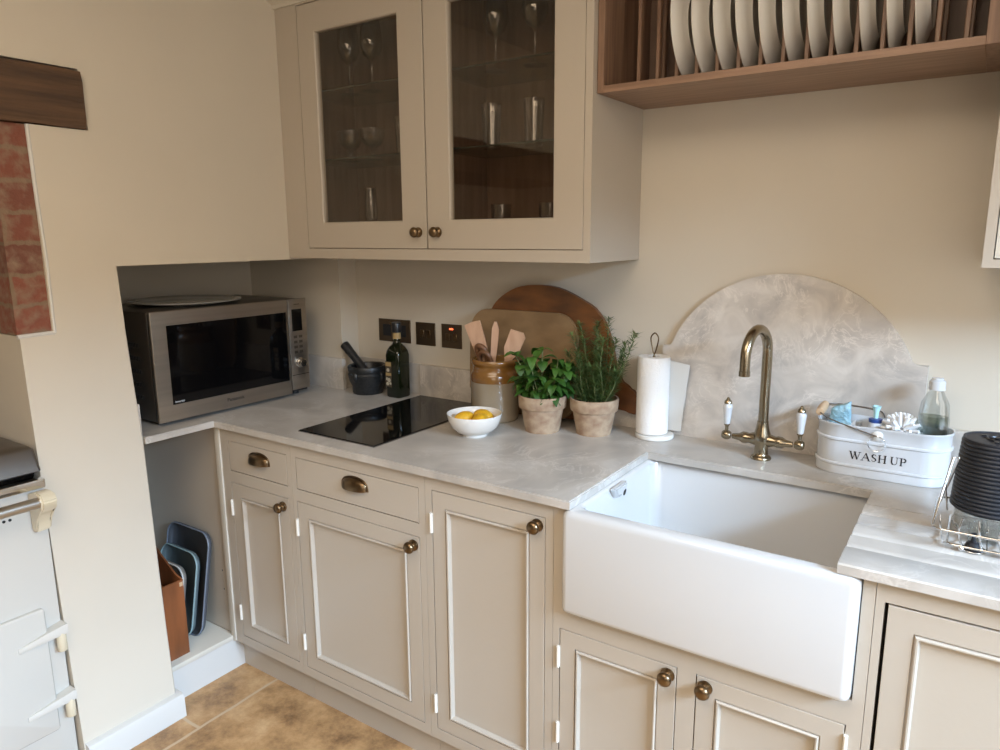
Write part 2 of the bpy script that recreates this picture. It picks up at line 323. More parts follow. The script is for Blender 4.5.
# skirting on the chimney breast
b = new(); prism(b, [(0.0, 0.0), (0.083, 0.0), (0.081, 0.066), (0.076, 0.075), (0.066, 0.079), (0.0, 0.080)], 'y', -1.205, -0.912)
struct('baseboard_left', b, 'white_paint')

# timber beam over the recess
b = new()
N = 40; rnd = random.Random(3); loops = []
for i in range(N + 1):
    y = -3.4 + i * (3.4 - 0.982) / N; j = lambda s: rnd.uniform(-s, s)
    loops.append([(-0.5, y, 1.787 + j(.002)), (0.008 + j(.002), y, 1.788 + j(.002)), (0.012 + j(.002), y, 1.81 + j(.002)), (0.013 + j(.0015), y, 1.86 + j(.003)), (0.012 + j(.0015), y, 1.905), (0.006, y, 1.934 + j(.002)), (-0.5, y, 1.937)])
loft(b, loops); solo('ceiling_beam', b, 'beam', 'dark brown old timber beam end set into the cream wall above the brick', 'beam', (0, -0.982, 1.787), ang=50)

# ------------------------------------------------------------------ worktop
def slab(bm, poly, z0, z1, bv=0.002):
    vs = [bm.verts.new((x, y, z0)) for x, y in poly]; f = bm.faces.new(vs)
    r = bmesh.ops.extrude_face_region(bm, geom=[f]); bmesh.ops.translate(bm, verts=[v for v in r['geom'] if isinstance(v, bmesh.types.BMVert)], vec=(0, 0, z1 - z0))
b = new()
GX = 2.60
slab(b, [(0.015, WY), (0.015, -0.915), (-0.53, -0.915), (-0.53, -0.09), (0.0, -0.09), (0.0, 0.0), (2.85, 0.0), (2.85, WY), (GX, WY), (GX, -0.335), (1.886, -0.335), (1.886, -0.234), (1.332, -0.234), (1.332, WY)], 0.89, WT)
bmesh.ops.bevel(b, geom=[e for e in b.edges if e.calc_length() > 0.05 and all(v.co.z > 0.905 for v in e.verts)], offset=0.003, segments=2, affect='EDGES')
# drainer strip: shallow sawtooth grooves running along the top beside the sink
prof = [(WY, 0.89), (WY, 0.907), (WY + 0.003, 0.91)]
for gy in (-0.585, -0.520, -0.455, -0.390):
    prof += [(gy - 0.012, 0.9095), (gy - 0.004, 0.905), (gy + 0.003, 0.9045), (gy + 0.007, 0.9075), (gy + 0.014, 0.9088)]
prof += [(-0.335, 0.91), (-0.335, 0.89)]
prism(b, prof, 'x', 1.886, GX)
wt = solo('worktop', b, 'wt', 'veined grey-beige stone worktop running along the wall and into the alcove', 'worktop', (1.0, -0.34, 0.89), ang=30)
# upstands, all on the worktop
b = new(); box(b, 0.332, 1.281, -0.02, 0.0, WT, 1.026, 0.001); solo('upstand', b, 'arch', 'low stone upstand along the wall behind the jar, boards and herb pots', 'upstand', (0.8, -0.01, WT))
b = new(); box(b, 0.0, 0.331, -0.008, 0.0, WT, 1.026, 0.001); solo('upstand', b, 'wt', 'shaded thin stone upstand behind the mortar and oil bottle', 'upstand', (0.16, -0.004, WT))
b = new(); box(b, -0.529, 0.015, -0.108, -0.09, WT, 1.031, 0.001); solo('upstand', b, 'wt', 'short stone upstand on the alcove side wall between microwave and mortar', 'upstand', (-0.25, -0.1, WT))
b = new(); box(b, -0.529, 0.004, -0.9285, -0.9155, WT, 1.012, 0.001); solo('upstand', b, 'wt', 'stone upstand end at the left jamb of the alcove beside the microwave', 'upstand', (-0.25, -0.921, WT))
b = new(); box(b, 1.963, 2.85, -0.02, 0.0, WT, 1.026, 0.001); solo('upstand', b, 'arch', 'low stone upstand right of the arched splashback behind the black canister', 'upstand', (2.4, -0.01, WT))
# arched splashback
pts = [(1.281, WT), (1.281, 1.178), (1.305, 1.178)]
cx, cz, rr = 1.617, 1.062, 0.332
a0 = math.atan2(1.184 - cz, 1.308 - cx); a1 = math.atan2(1.184 - cz, 1.927 - cx)
for i in range(49):
    t = a0 + (a1 - a0) * i / 48; pts.append((cx + rr * math.cos(t), cz + rr * math.sin(t)))
pts += [(1.935, 1.178), (1.962, 1.178), (1.962, WT)]
b = new(); prism(b, pts, 'y', -0.02, 0.0)
bmesh.ops.bevel(b, geom=[e for e in b.edges if all(v.co.y < -0.019 for v in e.verts) and min(v.co.z for v in e.verts) > WT + .01], offset=0.002, segments=1, affect='EDGES')
solo('splashback', b, 'arch', 'arched half-moon stone splashback with stepped shoulders behind the brass tap', 'splashback', (1.62, -0.01, WT), ang=30)

# ------------------------------------------------------------------ joinery helpers
def ring_loops(x0, x1, z0, z1, steps):
    """steps: (inset, depth y) ; rectangular rings in the x-z plane"""
    return [[(x0 + i, y, z0 + i), (x1 - i, y, z0 + i), (x1 - i, y, z1 - i), (x0 + i, y, z1 - i)] for i, y in steps]
def knob(parent, x, y, z, s=1.0, m='bronze'):
    b = new(); lathe(b, [(0.0, 0), (0.0155 * s, 0), (0.0165 * s, 0.002), (0.0155 * s, 0.005), (0.008 * s, 0.007), (0.0065 * s, 0.010), (0.0075 * s, 0.012), (0.0125 * s, 0.0145), (0.0162 * s, 0.0195), (0.0165 * s, 0.024), (0.013 * s, 0.0295), (0.006 * s, 0.032), (0, 0.0325)], (x, y, z), (0, -1, 0), 24)
    return obj('knob', b, m, parent, 50)
def hinge(parent, x, z, y=FY, h=0.056):
    b = new(); lathe(b, [(0.0025, 0), (0.0042, 0.001), (0.0042, h - 0.001), (0.0025, h)], (x, y - 0.003, z - h / 2), seg=12)
    box(b, x - 0.004, x + 0.004, y - 0.001, y + 0.015, z - h / 2, z + h / 2)
    return obj('hinge', b, 'hinge', parent)
def door(parent, x0, x1, z0, z1, st=0.046, y=FY, knob_at=None, hinges=(), name='door'):
    g = 0.0022; x0 += g; x1 -= g; z0 += g; z1 -= g
    b = new(); loft(b, ring_loops(x0, x1, z0, z1, [(st, y + 0.02), (0, y + 0.02), (0, y + 0.001), (0.001, y), (st, y), (st, y + 0.02)]), False, False)
    d = obj(name, b, 'paint', parent)
    b = new(); loft(b, ring_loops(x0 + st, x1 - st, z0 + st, z1 - st, [(0.0, y + 0.0195), (0.0004, y + 0.004), (0.0022, y + 0.0035), (0.003, y - 0.0005), (0.0055, y - 0.0032), (0.0085, y - 0.0025), (0.0105, y + 0.003), (0.012, y + 0.0095), (0.016, y + 0.010)]), True, True)
    obj('panel', b, 'paint', d, 25)
    if knob_at: knob(d, knob_at[0], y, knob_at[1])
    for hx, hz in hinges: hinge(d, hx, hz, y)
    return d
def cup_pull(parent, x, z, y=FY, a=0.048, h=0.033, d=0.022):
    b = new(); loops = []
    for s in (1.0, 0.9):
        pass
    nu, nv = 20, 8
    grid = []
    for k, sc in enumerate((1.0, 0.90)):
        g = []
        for i in range(nu + 1):
            t = PI * i / nu; row = []
            for j in range(nv + 1):
                q = PI / 2 * j / nv
                row.append(b.verts.new((x + a * sc * math.cos(t), y - d * sc * math.sin(t) * math.cos(q) ** 0.8 - (0.0005 if k == 0 else 0), z + (h * sc) * math.sin(q) * math.sin(t) ** 0.5 - 0.008)))
            g.append(row)
        grid.append(g)
        for i in range(nu):
            for j in range(nv):
                try: b.faces.new((g[i][j], g[i + 1][j], g[i + 1][j + 1], g[i][j + 1]))
                except ValueError: pass
    for i in range(nu):
        b.faces.new((grid[0][i][0], grid[0][i + 1][0], grid[1][i + 1][0], grid[1][i][0]))
    # flange against the drawer front
    arc = [(x + (a + 0.003) * math.cos(PI * i / 24), y - 0.001, z - 0.008 + (h + 0.003) * math.sin(PI * i / 24) ** 0.6) for i in range(25)]
    tube(b, arc, 0.0022, 6)
    return obj('cup_handle', b, 'bronze', parent, 60)
def drawer(parent, x0, x1, z0, z1, hx, hz):
    g = 0.0022; x0 += g; x1 -= g; z0 += g; z1 -= g
    b = new(); loft(b, ring_loops(x0, x1, z0, z1, [(0, FY + 0.02), (0, FY + 0.001), (0.001, FY)])); d = obj('drawer', b, 'paint', parent)
    cup_pull(d, hx, hz); return d
def base_cabinet(label, x0, x1, rects, top=0.889, bottom=0.113):
    """face frame with openings (rects), carcass, toe kick"""
    t = thing('base_cabinet', label, 'cabinet', ((x0 + x1) / 2, -0.33, 0))
    b = new(); xs = sorted({x0, x1} | {v for r in rects for v in r[:2]}); zs = sorted({bottom, top} | {v for r in rects for v in r[2:]})
    # merge cells into frame faces: grid with holes, extruded
    V = {}
    def gv(x, z, y):
        k = (x, z, y)
        if k not in V: V[k] = b.verts.new((x, y, z))
        return V[k]
    def solid(i, j):
        if i < 0 or j < 0 or i >= len(xs) - 1 or j >= len(zs) - 1: return False
        cx, cz = (xs[i] + xs[i + 1]) / 2, (zs[j] + zs[j + 1]) / 2
        return not any(r[0] < cx < r[1] and r[2] < cz < r[3] for r in rects)
    y0, y1 = FY, FY + 0.022
    for i in range(len(xs) - 1):
        for j in range(len(zs) - 1):
            if not solid(i, j): continue
            X0, X1, Z0, Z1 = xs[i], xs[i + 1], zs[j], zs[j + 1]
            for y in (y0, y1): b.faces.new((gv(X0, Z0, y), gv(X1, Z0, y), gv(X1, Z1, y), gv(X0, Z1, y)))
            if not solid(i - 1, j): b.faces.new((gv(X0, Z0, y0), gv(X0, Z0, y1), gv(X0, Z1, y1), gv(X0, Z1, y0)))
            if not solid(i + 1, j): b.faces.new((gv(X1, Z0, y0), gv(X1, Z0, y1), gv(X1, Z1, y1), gv(X1, Z1, y0)))
            if not solid(i, j - 1): b.faces.new((gv(X0, Z0, y0), gv(X1, Z0, y0), gv(X1, Z0, y1), gv(X0, Z0, y1)))
            if not solid(i, j + 1): b.faces.new((gv(X0, Z1, y0), gv(X1, Z1, y0), gv(X1, Z1, y1), gv(X0, Z1, y1)))
    obj('face_frame', b, 'paint', t, 30)
    b = new(); x0i, x1i = x0 + 0.001, x1 - 0.001; ct = top if top > 0.8 else top
    for q in ((x0i, x0i + 0.016, -0.64, -0.03, bottom, top), (x1i - 0.016, x1i, -0.64, -0.03, bottom, top), (x0i, x1i, -0.64, -0.03, bottom, bottom + 0.016), (x0i, x1i, -0.04, -0.03, bottom, top)): box(b, *q)
    obj('carcass', b, 'dark', t)
    b = new(); box(b, x0 if x0 > 0.1 else -0.0055, x1, -0.625, -0.607, 0.0, bottom - 0.0015); obj('toe_kick', b, 'paint', t)
    return t
c = base_cabinet('narrow beige base cabinet left of the hob, one drawer above one door', 0.014, 0.3595, [(0.054, 0.341, 0.744, 0.847), (0.054, 0.341, 0.146, 0.705)])
drawer(c, 0.054, 0.341, 0.744, 0.847, 0.208, 0.801)
door(c, 0.054, 0.341, 0.146, 0.705, 0.044, knob_at=(0.312, 0.674), hinges=((0.0525, 0.615), (0.0525, 0.235)))
c = base_cabinet('wide beige base cabinet under the hob, long drawer above a square door', 0.3605, 0.8895, [(0.381, 0.868, 0.744, 0.846), (0.377, 0.868, 0.143, 0.706)])
drawer(c, 0.381, 0.868, 0.744, 0.846, 0.631, 0.803)
door(c, 0.377, 0.868, 0.143, 0.706, 0.045, knob_at=(0.846, 0.678), hinges=((0.3755, 0.62), (0.3755, 0.232)))
c = base_cabinet('beige base cabinet with one full-height door, left of the sink', 0.8905, 1.2795, [(0.912, 1.258, 0.146, 0.849)])
door(c, 0.912, 1.258, 0.146, 0.849, 0.042, knob_at=(1.236, 0.826), hinges=((0.9105, 0.757), (0.9105, 0.225)))
c = base_cabinet('beige sink base cabinet with two small doors under the white sink', 1.2805, 1.9505, [(1.298, 1.590, 0.146, 0.580), (1.631, 1.923, 0.146, 0.580), (1.311, 1.929, 0.634, 0.889)], top=0.889)
door(c, 1.298, 1.590, 0.146, 0.580, 0.040, knob_at=(1.569, 0.556), hinges=((1.2965, 0.505), (1.2965, 0.30)))
door(c, 1.631, 1.923, 0.146, 0.580, 0.040, knob_at=(1.652, 0.556), hinges=((1.9245, 0.532), (1.9245, 0.25)))
c = base_cabinet('beige base cabinet with one tall door, right of the sink', 1.9515, 2.62, [(1.966, 2.598, 0.146, 0.847)])
door(c, 1.970, 2.598, 0.146, 0.845, 0.043)

# open cupboard under the alcove worktop
t = thing('open_cupboard', 'open pale cupboard niche holding trays, below the microwave alcove', 'cupboard', (-0.25, -0.78, 0))
b = new(); box(b, -0.529, -0.012, -0.656, -0.640, 0.13, 0.889); obj('side_panel', b, 'paint', t)
b = new(); box(b, -0.012, 0.013, -0.668, -0.642, 0.113, 0.889, 0.001)
obj('stile', b, 'paint_light', t)
b = new(); box(b, -0.529, -0.002, -0.924, -0.657, 0.112, 0.13, 0.001); obj('shelf', b, 'paint_light', t)
b = new(); box(b, -0.02, -0.006, -0.93, -0.606, 0.0, 0.1115); obj('plinth', b, 'white_paint', t)
for (x, z) in ((-0.022, 0.862), (-0.022, 0.80), (-0.045, 0.36), (-0.045, 0.29)):
    b = new(); lathe(b, [(0.003, 0), (0.003, 0.002), (0.001, 0.0025)], (x, -0.656, z), (0, -1, 0), 10); obj('shelf_pin', b, 'bronze' if z > .7 else 'chrome', t)
# trays leaning on the cupboard side
def tray(label, mface, mrim, w_, h_, x1, ybot, ytop):
    t = thing('tray', label, 'tray', (x1 - w_ / 2, ybot, 0.13), 'trays in the open cupboard')
    lean = math.atan2(ytop - ybot, h_)
    def tf(p): # local x, depth d (towards viewer -y), height h
        return (x1 - w_ / 2 + p[0], ybot + p[2] * math.sin(lean) - p[1] * math.cos(lean), 0.131 + p[2] * math.cos(lean) - 0 * p[1] + 0.0)
    def L(ins, d, r): return [tf((x, d, z)) for x, z in rrect(-w_ / 2 + ins, w_ / 2 - ins, ins, h_ - ins, r)]
    b = new(); loft(b, [L(0.012, 0.0, 0.04), L(0.006, 0.003, 0.045), L(0.0, 0.016, 0.05), L(0.001, 0.018, 0.05), L(0.005, 0.018, 0.046), L(0.012, 0.006, 0.04), L(0.014, 0.003, 0.04)], True, True); obj('base', b, mface, t, 60)
    b = new(); tube(b, L(0.003, 0.0185, 0.047), 0.0028, 6, True); obj('rim', b, mrim, t, 60)
tray('tallest slate-blue tray leaning at the back of the open cupboard', 'tray_slate', 'tray_rim', 0.250, 0.372, -0.066, -0.728, -0.661)
tray('middle-sized teal tray in front of the tall slate-blue tray', 'tray_teal', 'tray_rim2', 0.222, 0.300, -0.094, -0.748, -0.694)
tray('smallest taupe tray with pale rim, frontmost of the leaning trays', 'tray_grey', 'tray_rim3', 0.190, 0.248, -0.136, -0.768, -0.7235)
# wooden magazine-file box
t = thing('wooden_box', 'reddish-brown wooden file box standing in the cupboard beside the trays', 'box', (-0.17, -0.84, 0.13))
b = new()
for y0_ in (-0.884, -0.8115 - 0.006): prism(b, [(-0.035, 0.131), (-0.035, 0.395), (-0.07, 0.405), (-0.20, 0.49), (-0.32, 0.49), (-0.32, 0.131)], 'y', y0_, y0_ + 0.006)
obj('side', b, 'box_wood', t)
b = new(); box(b, -0.041, -0.0345, -0.878, -0.8175, 0.131, 0.395); obj('front', b, 'box_wood', t)
b = new(); box(b, -0.32, -0.041, -0.878, -0.8175, 0.131, 0.137); box(b, -0.32, -0.314, -0.878, -0.8175, 0.137, 0.49); obj('back', b, 'box_wood', t)
b = new(); box(b, -0.034, -0.0325, -0.826, -0.8145, 0.374, 0.388, 0.0005); obj('joint_key', b, 'light_wood', t)

# ------------------------------------------------------------------ Belfast sink
t = thing('belfast_sink', 'large white fireclay farmhouse sink with exposed front', 'sink', (1.624, -0.44, 0.636))
def O(ins, z, r): return [(x, y, z) for x, y in rrect(1.313 + ins, 1.927 - ins, -0.692 + ins, -0.185 - ins, r)]
def I(ins, z, r): return [(x, y, z) for x, y in rrect(1.343 + ins, 1.902 - ins, -0.650 + ins, -0.216 - ins, r)]
b = new()
loft(b, [O(0.014, 0.6365, 0.012), O(0.007, 0.638, 0.014), O(0.002, 0.643, 0.016), O(0, 0.651, 0.018), O(0, 0.872, 0.018), O(0.0015, 0.880, 0.018), O(0.006, 0.886, 0.016), O(0.012, 0.889, 0.014),
         I(-0.010, 0.889, 0.03), I(-0.004, 0.887, 0.03), I(0, 0.880, 0.03), I(0.003, 0.70, 0.03), I(0.006, 0.685, 0.032), I(0.014, 0.673, 0.035), I(0.03, 0.668, 0.03)])
obj('basin', b, 'fireclay', t, 50)
b = new()  # weir overflow on the left inner wall
loft(b, [[(1.3435, -0.505, 0.888), (1.3435, -0.415, 0.888), (1.3435, -0.425, 0.858), (1.3435, -0.450, 0.848), (1.3435, -0.485, 0.858)],
         [(1.360, -0.497, 0.888), (1.360, -0.425, 0.888), (1.357, -0.432, 0.864), (1.356, -0.450, 0.856), (1.357, -0.478, 0.864)]])
bmesh.ops.bevel(b, geom=list(b.edges), offset=0.004, segments=2, affect='EDGES')
ov = obj('overflow', b, 'fireclay', t, 50)
b = new(); lathe(b, [(0.013, 0.0), (0.0125, 0.0012)], (1.3555, -0.436, 0.862), (1, 0.1, -0.1), 20); bmesh.ops.scale(b, vec=(1, 0.8, 0.7), verts=b.verts, space=Matrix.Translation((-1.3555, 0.436, -0.862)))
obj('overflow_hole', b, 'dark', ov)
b = new(); lathe(b, [(0.042, 0), (0.042, 0.002), (0.03, 0.003), (0.028, -0.004)], (1.62, -0.43, 0.6685)); obj('waste', b, 'brass_tap', t)

# ------------------------------------------------------------------ tap
TX, TY = 1.606, -0.124
t = thing('mixer_tap', 'aged brass bridge mixer tap with tall swan neck and white lever handles', 'tap', (TX, TY, WT))
b = new(); lathe(b, [(0.026, 0), (0.0265, 0.004), (0.024, 0.008), (0.019, 0.011), (0.0175, 0.016), (0.0172, 0.035), (0.021, 0.046), (0.0235, 0.055), (0.0215, 0.068), (0.0165, 0.085), (0.0145, 0.098), (0.0145, 0.103), (0.0125, 0.104)], (TX, TY, WT), seg=32)
for s in (-1, 1):
    lathe(b, [(0.018, 0.0), (0.0172, 0.020), (0.0135, 0.034), (0.0155, 0.040), (0.0155, 0.050), (0.010, 0.060), (0.0085, 0.070), (0.007, 0.078)], (TX, TY, WT + 0.053), (s, 0, -0.03), 24)
obj('body', b, 'brass_tap', t, 45)
b = new(); R1 = 0.066; zc_ = 1.276 - R1 - 0.0125
dx, dy = -0.16, -0.985  # spout swings towards the viewer, a little to the left
path = [(TX, TY, WT + 0.10), (TX, TY, 1.08), (TX, TY, zc_)]
for i in range(1, 15):
    a = PI * i / 14; q = R1 * (1 - math.cos(a)); path.append((TX + dx * q, TY + dy * q, zc_ + R1 * math.sin(a)))
path.append((TX + dx * 2 * R1, TY + dy * 2 * R1, zc_ - 0.035))
tube(b, path, [0.0128] * (len(path) - 3) + [0.0125, 0.0125, 0.0125], 20)
sp = obj('spout', b, 'brass_tap', t, 50)
b = new(); lathe(b, [(0.0138, 0), (0.0138, 0.012), (0.0125, 0.013)], (TX + dx * 2 * R1, TY + dy * 2 * R1, zc_ - 0.044)); obj('aerator', b, 'brass_tap', sp)
for s in (-1, 1):
    hx = TX + s * 0.094; hz = WT + 0.052
    b = new(); lathe(b, [(0.0, -0.012), (0.009, -0.0115), (0.0125, -0.006), (0.0135, 0.0), (0.0125, 0.006), (0.009, 0.0115), (0.0, 0.013)], (hx, TY, hz), (s, 0, 0), 20)
    lathe(b, [(0.006, 0), (0.0045, 0.012), (0.005, 0.020), (0.008, 0.023), (0.008, 0.026)], (hx, TY, hz + 0.005), seg=18)
    h = obj('handle', b, 'brass_tap', t, 50)
    b = new(); lathe(b, [(0.0075, 0.0), (0.0085, 0.006), (0.0115, 0.036), (0.0125, 0.044), (0.0125, 0.050), (0.0085, 0.056)], (hx, TY, hz + 0.031), seg=24); obj('lever', b, 'enamel', h, 50)
    b = new(); lathe(b, [(0.0085, 0.0), (0.0105, 0.002), (0.0095, 0.008), (0.0055, 0.012), (0.004, 0.015), (0.0025, 0.0175), (0, 0.018)], (hx, TY, hz + 0.0865), seg=20); obj('finial', b, 'brass_tap', h, 50)

# ------------------------------------------------------------------ hob
t = thing('induction_hob', 'narrow black glass induction hob set in the worktop', 'hob', (0.5, -0.32, WT))
b = new(); box(b, 0.347, 0.664, -0.614, -0.036, WT + 0.0002, WT + 0.005, 0.0015, 1); obj('glass_top', b, 'black_gloss', t)
b = new(); box(b, 0.3455, 0.6655, -0.6155, -0.0345, WT + 0.0001, WT + 0.0022); obj('rim', b, 'steel_dark', t)

# ------------------------------------------------------------------ microwave
MX, MY0, MY1, MZ0, MZ1 = -0.052, -0.826, -0.214, 0.922, 1.274
t = thing('microwave', 'stainless steel microwave oven with dark glass door, in the wall alcove', 'microwave', (-0.25, -0.52, WT))
b = new(); box(b, -0.46, MX - 0.026, MY0 + 0.004, MY1 - 0.004, MZ0, MZ1 - 0.003, 0.004); body = obj('body', b, 'steel_dark', t)
for r in range(5):
    b = new()
    for k in range(8):
        y = MY0 + 0.0035; x = -0.205 + k * 0.009; z = 0.99 + r * 0.042
        box(b, x, x + 0.0045, y - 0.0008, y + 0.001, z, z + 0.013)
    obj('vent', b, 'dark', body)
b = new(); box(b, MX - 0.026, MX - 0.012, MY0 + 0.004, MY1 - 0.004, MZ0 + 0.002, MZ1 - 0.006, 0.003); obj('front_surround', b, 'black_plastic', t)
DY = -0.300
b = new()
def yz_ring(y0, y1, z0, z1, steps): return [[(x, y0 + i, z0 + i), (x, y1 - i, z0 + i), (x, y1 - i, z1 - i), (x, y0 + i, z1 - i)] for i, x in steps]
# door frame with unequal border
ol = lambda x, i: [(x, MY0 + i, MZ0 + i), (x, DY - i, MZ0 + i), (x, DY - i, MZ1 - i), (x, MY0 + i, MZ1 - i)]
il = lambda x, i: [(x, -0.776 + i, 0.974 + i), (x, -0.309 - i, 0.974 + i), (x, -0.309 - i, 1.228 - i), (x, -0.776 + i, 1.228 - i)]
loft(b, [il(MX - 0.012, 0), ol(MX - 0.012, 0), ol(MX - 0.002, 0), ol(MX, 0.002), il(MX, 0), il(MX - 0.012, 0)], False, False)
d = obj('door', b, 'steel', t)
b = new(); box(b, MX - 0.010, MX - 0.002, -0.776, -0.309, 0.974, 1.228); obj('window', b, 'black_gloss', d)
mt = Matrix(((0, 0, 1, MX + 0.0003), (1, 0, 0, -0.545), (0, 1, 0, 0.952), (0, 0, 0, 1)))
obj('lettering', text_bm('Panasonic', 0.0175, mt), 'black_plastic', d)
mt = Matrix(((0, 0, 1, MX - 0.0018), (1, 0, 0, -0.750), (0, 1, 0, 0.982), (0, 0, 0, 1)))
obj('lettering', text_bm('Inverter', 0.0105, mt), 'card', d)
b = new(); box(b, MX - 0.012, MX, DY + 0.002, MY1, MZ0 + 0.012, MZ1, 0.003); cp = obj('control_panel', b, 'steel', t)
b = new(); box(b, MX, MX + 0.0008, -0.284, -0.238, 1.155, 1.236); obj('display', b, 'black_gloss', cp)
b = new()
for r in range(4):
    for k in range(2): box(b, MX, MX + 0.0007, -0.280 + k * 0.024, -0.264 + k * 0.024, 1.128 - r * 0.019, 1.138 - r * 0.019, 0)
obj('button', b, 'steel_dark', cp)
b = new(); box(b, MX, MX + 0.0006, -0.272, -0.246, 1.252, 1.2555); obj('mark', b, 'steel_dark', cp)
b = new(); lathe(b, [(0.0185, 0), (0.0185, 0.003), (0.0160, 0.004), (0.0155, 0.020), (0.014, 0.022), (0.0, 0.022)], (MX, -0.258, 1.035), (1, 0, 0), 28); obj('dial', b, 'chrome', cp, 40)
b = new(); box(b, MX, MX + 0.001, DY + 0.004, MY1 - 0.003, 0.989, 0.991); obj('seam', b, 'dark', cp)
for (x, y) in ((-0.10, -0.79), (-0.10, -0.25), (-0.42, -0.79), (-0.42, -0.25)):
    b = new(); lathe(b, [(0.014, 0), (0.014, 0.0135)], (x, y, WT + 0.0002), seg=16); obj('foot', b, 'black_plastic', t)
b = new(); pc = (-0.275, -0.560, MZ1 - 0.0025)
lathe(b, [(0.0, 0.0), (0.135, 0.0), (0.15, 0.003), (0.185, 0.011), (0.1865, 0.0135), (0.184, 0.0145), (0.150, 0.0075), (0.13, 0.005), (0, 0.005)], pc, seg=56)
solo('glass_plate', b, 'grey_glass', 'round greyish glass turntable plate lying on top of the microwave', 'plate', pc)

# ------------------------------------------------------------------ wall sockets
def wall_plate(name, label, cat, x0, x1, z0, z1):
    t = thing(name, label, cat, ((x0 + x1) / 2, 0.0, z0)); b = new(); box(b, x0, x1, -0.0045, -0.0003, z0, z1, 0.001, 1); obj('plate', b, 'socket', t); return t
t = wall_plate('power_socket', 'double bronze power socket behind the oil bottle', 'socket', 0.117, 0.278, 1.100, 1.187)
for cx_ in (0.160, 0.236):
    b = new(); box(b, cx_ - 0.004, cx_ + 0.004, -0.0052, -0.0004, 1.150, 1.162); box(b, cx_ - 0.018, cx_ - 0.012, -0.0052, -0.0004, 1.132, 1.138); box(b, cx_ + 0.012, cx_ + 0.018, -0.0052, -0.0004, 1.132, 1.138)
    box(b, cx_ - 0.020, cx_ + 0.020, -0.0049, -0.0004, 1.122, 1.166); obj('outlet', b, 'black_plastic', t)
for cx_ in (0.178, 0.216):
    b = new(); box(b, cx_ - 0.006, cx_ + 0.006, -0.0075, -0.0004, 1.166, 1.178, 0.001, 1); obj('rocker', b, 'bronze', t)
t = wall_plate('light_switch', 'bronze double rocker switch plate, middle of the three wall plates', 'switch', 0.305, 0.398, 1.099, 1.184)
for cx_ in (0.336, 0.367):
    b = new(); box(b, cx_ - 0.009, cx_ + 0.009, -0.0078, -0.0004, 1.127, 1.157, 0.001, 1); obj('rocker', b, 'bronze', t)
t = wall_plate('fused_switch', 'bronze fused switch plate with a glowing red neon, nearest the jar', 'switch', 0.428, 0.519, 1.098, 1.185)
for cx_ in (0.457, 0.490):
    b = new(); box(b, cx_ - 0.009, cx_ + 0.009, -0.0078, -0.0004, 1.124, 1.152, 0.001, 1); obj('rocker', b, 'bronze', t)
b = new(); box(b, 0.465, 0.482, -0.0065, -0.0004, 1.165, 1.171, 0.001, 1); obj('neon', b, 'neon', t)

# ------------------------------------------------------------------ glazed wall cabinet
CY = -0.32
t = thing('wall_cabinet', 'beige glazed wall cabinet with two glass doors full of glassware', 'cabinet', (0.6, -0.16, CB))
ZT = 2.262
b = new()
def fr(x0, x1, z0, z1): box(b, x0, x1, CY, CY + 0.022, z0, z1)
fr(0.001, 0.104, CB, ZT); fr(0.104, 1.166, CB, 1.459); fr(0.104, 1.166, 2.236, ZT); fr(1.166, 1.187, CB, ZT)
obj('face_frame', b, 'paint', t)
b = new(); box(b, 1.169, 1.187, CY + 0.022, -0.0005, CB, ZT); obj('side_panel', b, 'paint', t)
b = new(); box(b, 0.001, 1.169, CY + 0.022, -0.0005, CB, 1.446); obj('bottom_panel', b, 'paint', t)
b = new(); box(b, 0.03, 1.15, -0.016, -0.001, 1.4465, ZT); box(b, 0.022, 0.05, CY + 0.023, -0.017, 1.4465, ZT); box(b, 1.149, 1.1685, CY + 0.023, -0.017, 1.4465, ZT); box(b, 0.05, 1.149, CY + 0.023, -0.017, 1.4465, 1.462); box(b, 0.05, 1.149, CY + 0.023, -0.017, 2.24, 2.258)
box(b, 0.622, 0.648, CY + 0.0235, -0.017, 1.462, 2.24); obj('interior', b, 'walnut_dark', t)
prof = [(CY, 2.240), (CY - 0.008, 2.240), (CY - 0.010, 2.250), (CY - 0.030, 2.260), (CY - 0.045, 2.280), (CY - 0.060, 2.292), (CY - 0.060, 2.318), (CY + 0.02, 2.318), (CY + 0.02, 2.262), (CY, 2.262)]
b = new(); prism(b, prof, 'x', -0.0, 1.23); obj('cornice', b, 'paint_light', t)
def glazed(x0, x1, gx0, gx1, kx, nm):
    g = 0.002; X0, X1, Z0, Z1 = x0 + g, x1 - g, 1.459 + g, 2.236 - g; y = CY
    def L(a, bb, z0, z1, yy): return [(a, yy, z0), (bb, yy, z0), (bb, yy, z1), (a, yy, z1)]
    b = new(); gl = (gx0, gx1, 1.543, 2.148)
    loft(b, [L(*gl[:2], *gl[2:], y + 0.021), L(X0, X1, Z0, Z1, y + 0.021), L(X0, X1, Z0, Z1, y + 0.001), L(X0 + .001, X1 - .001, Z0 + .001, Z1 - .001, y), L(gx0, gx1, 1.543, 2.148, y), L(gx0 + .003, gx1 - .003, 1.546, 2.145, y + 0.004), L(gx0 + .003, gx1 - .003, 1.546, 2.145, y + 0.021)], False, False)
    d = obj('door', b, 'paint', t, 25)
    b = new(); box(b, gx0 - 0.002, gx1 + 0.002, y + 0.012, y + 0.015, 1.541, 2.150); obj('pane', b, 'pane', d)
    knob(d, kx, y, 1.510, 0.95)
glazed(0.104, 0.635, 0.182, 0.538, 0.601, 'l'); glazed(0.636, 1.166, 0.722, 1.076, 0.677, 'r')
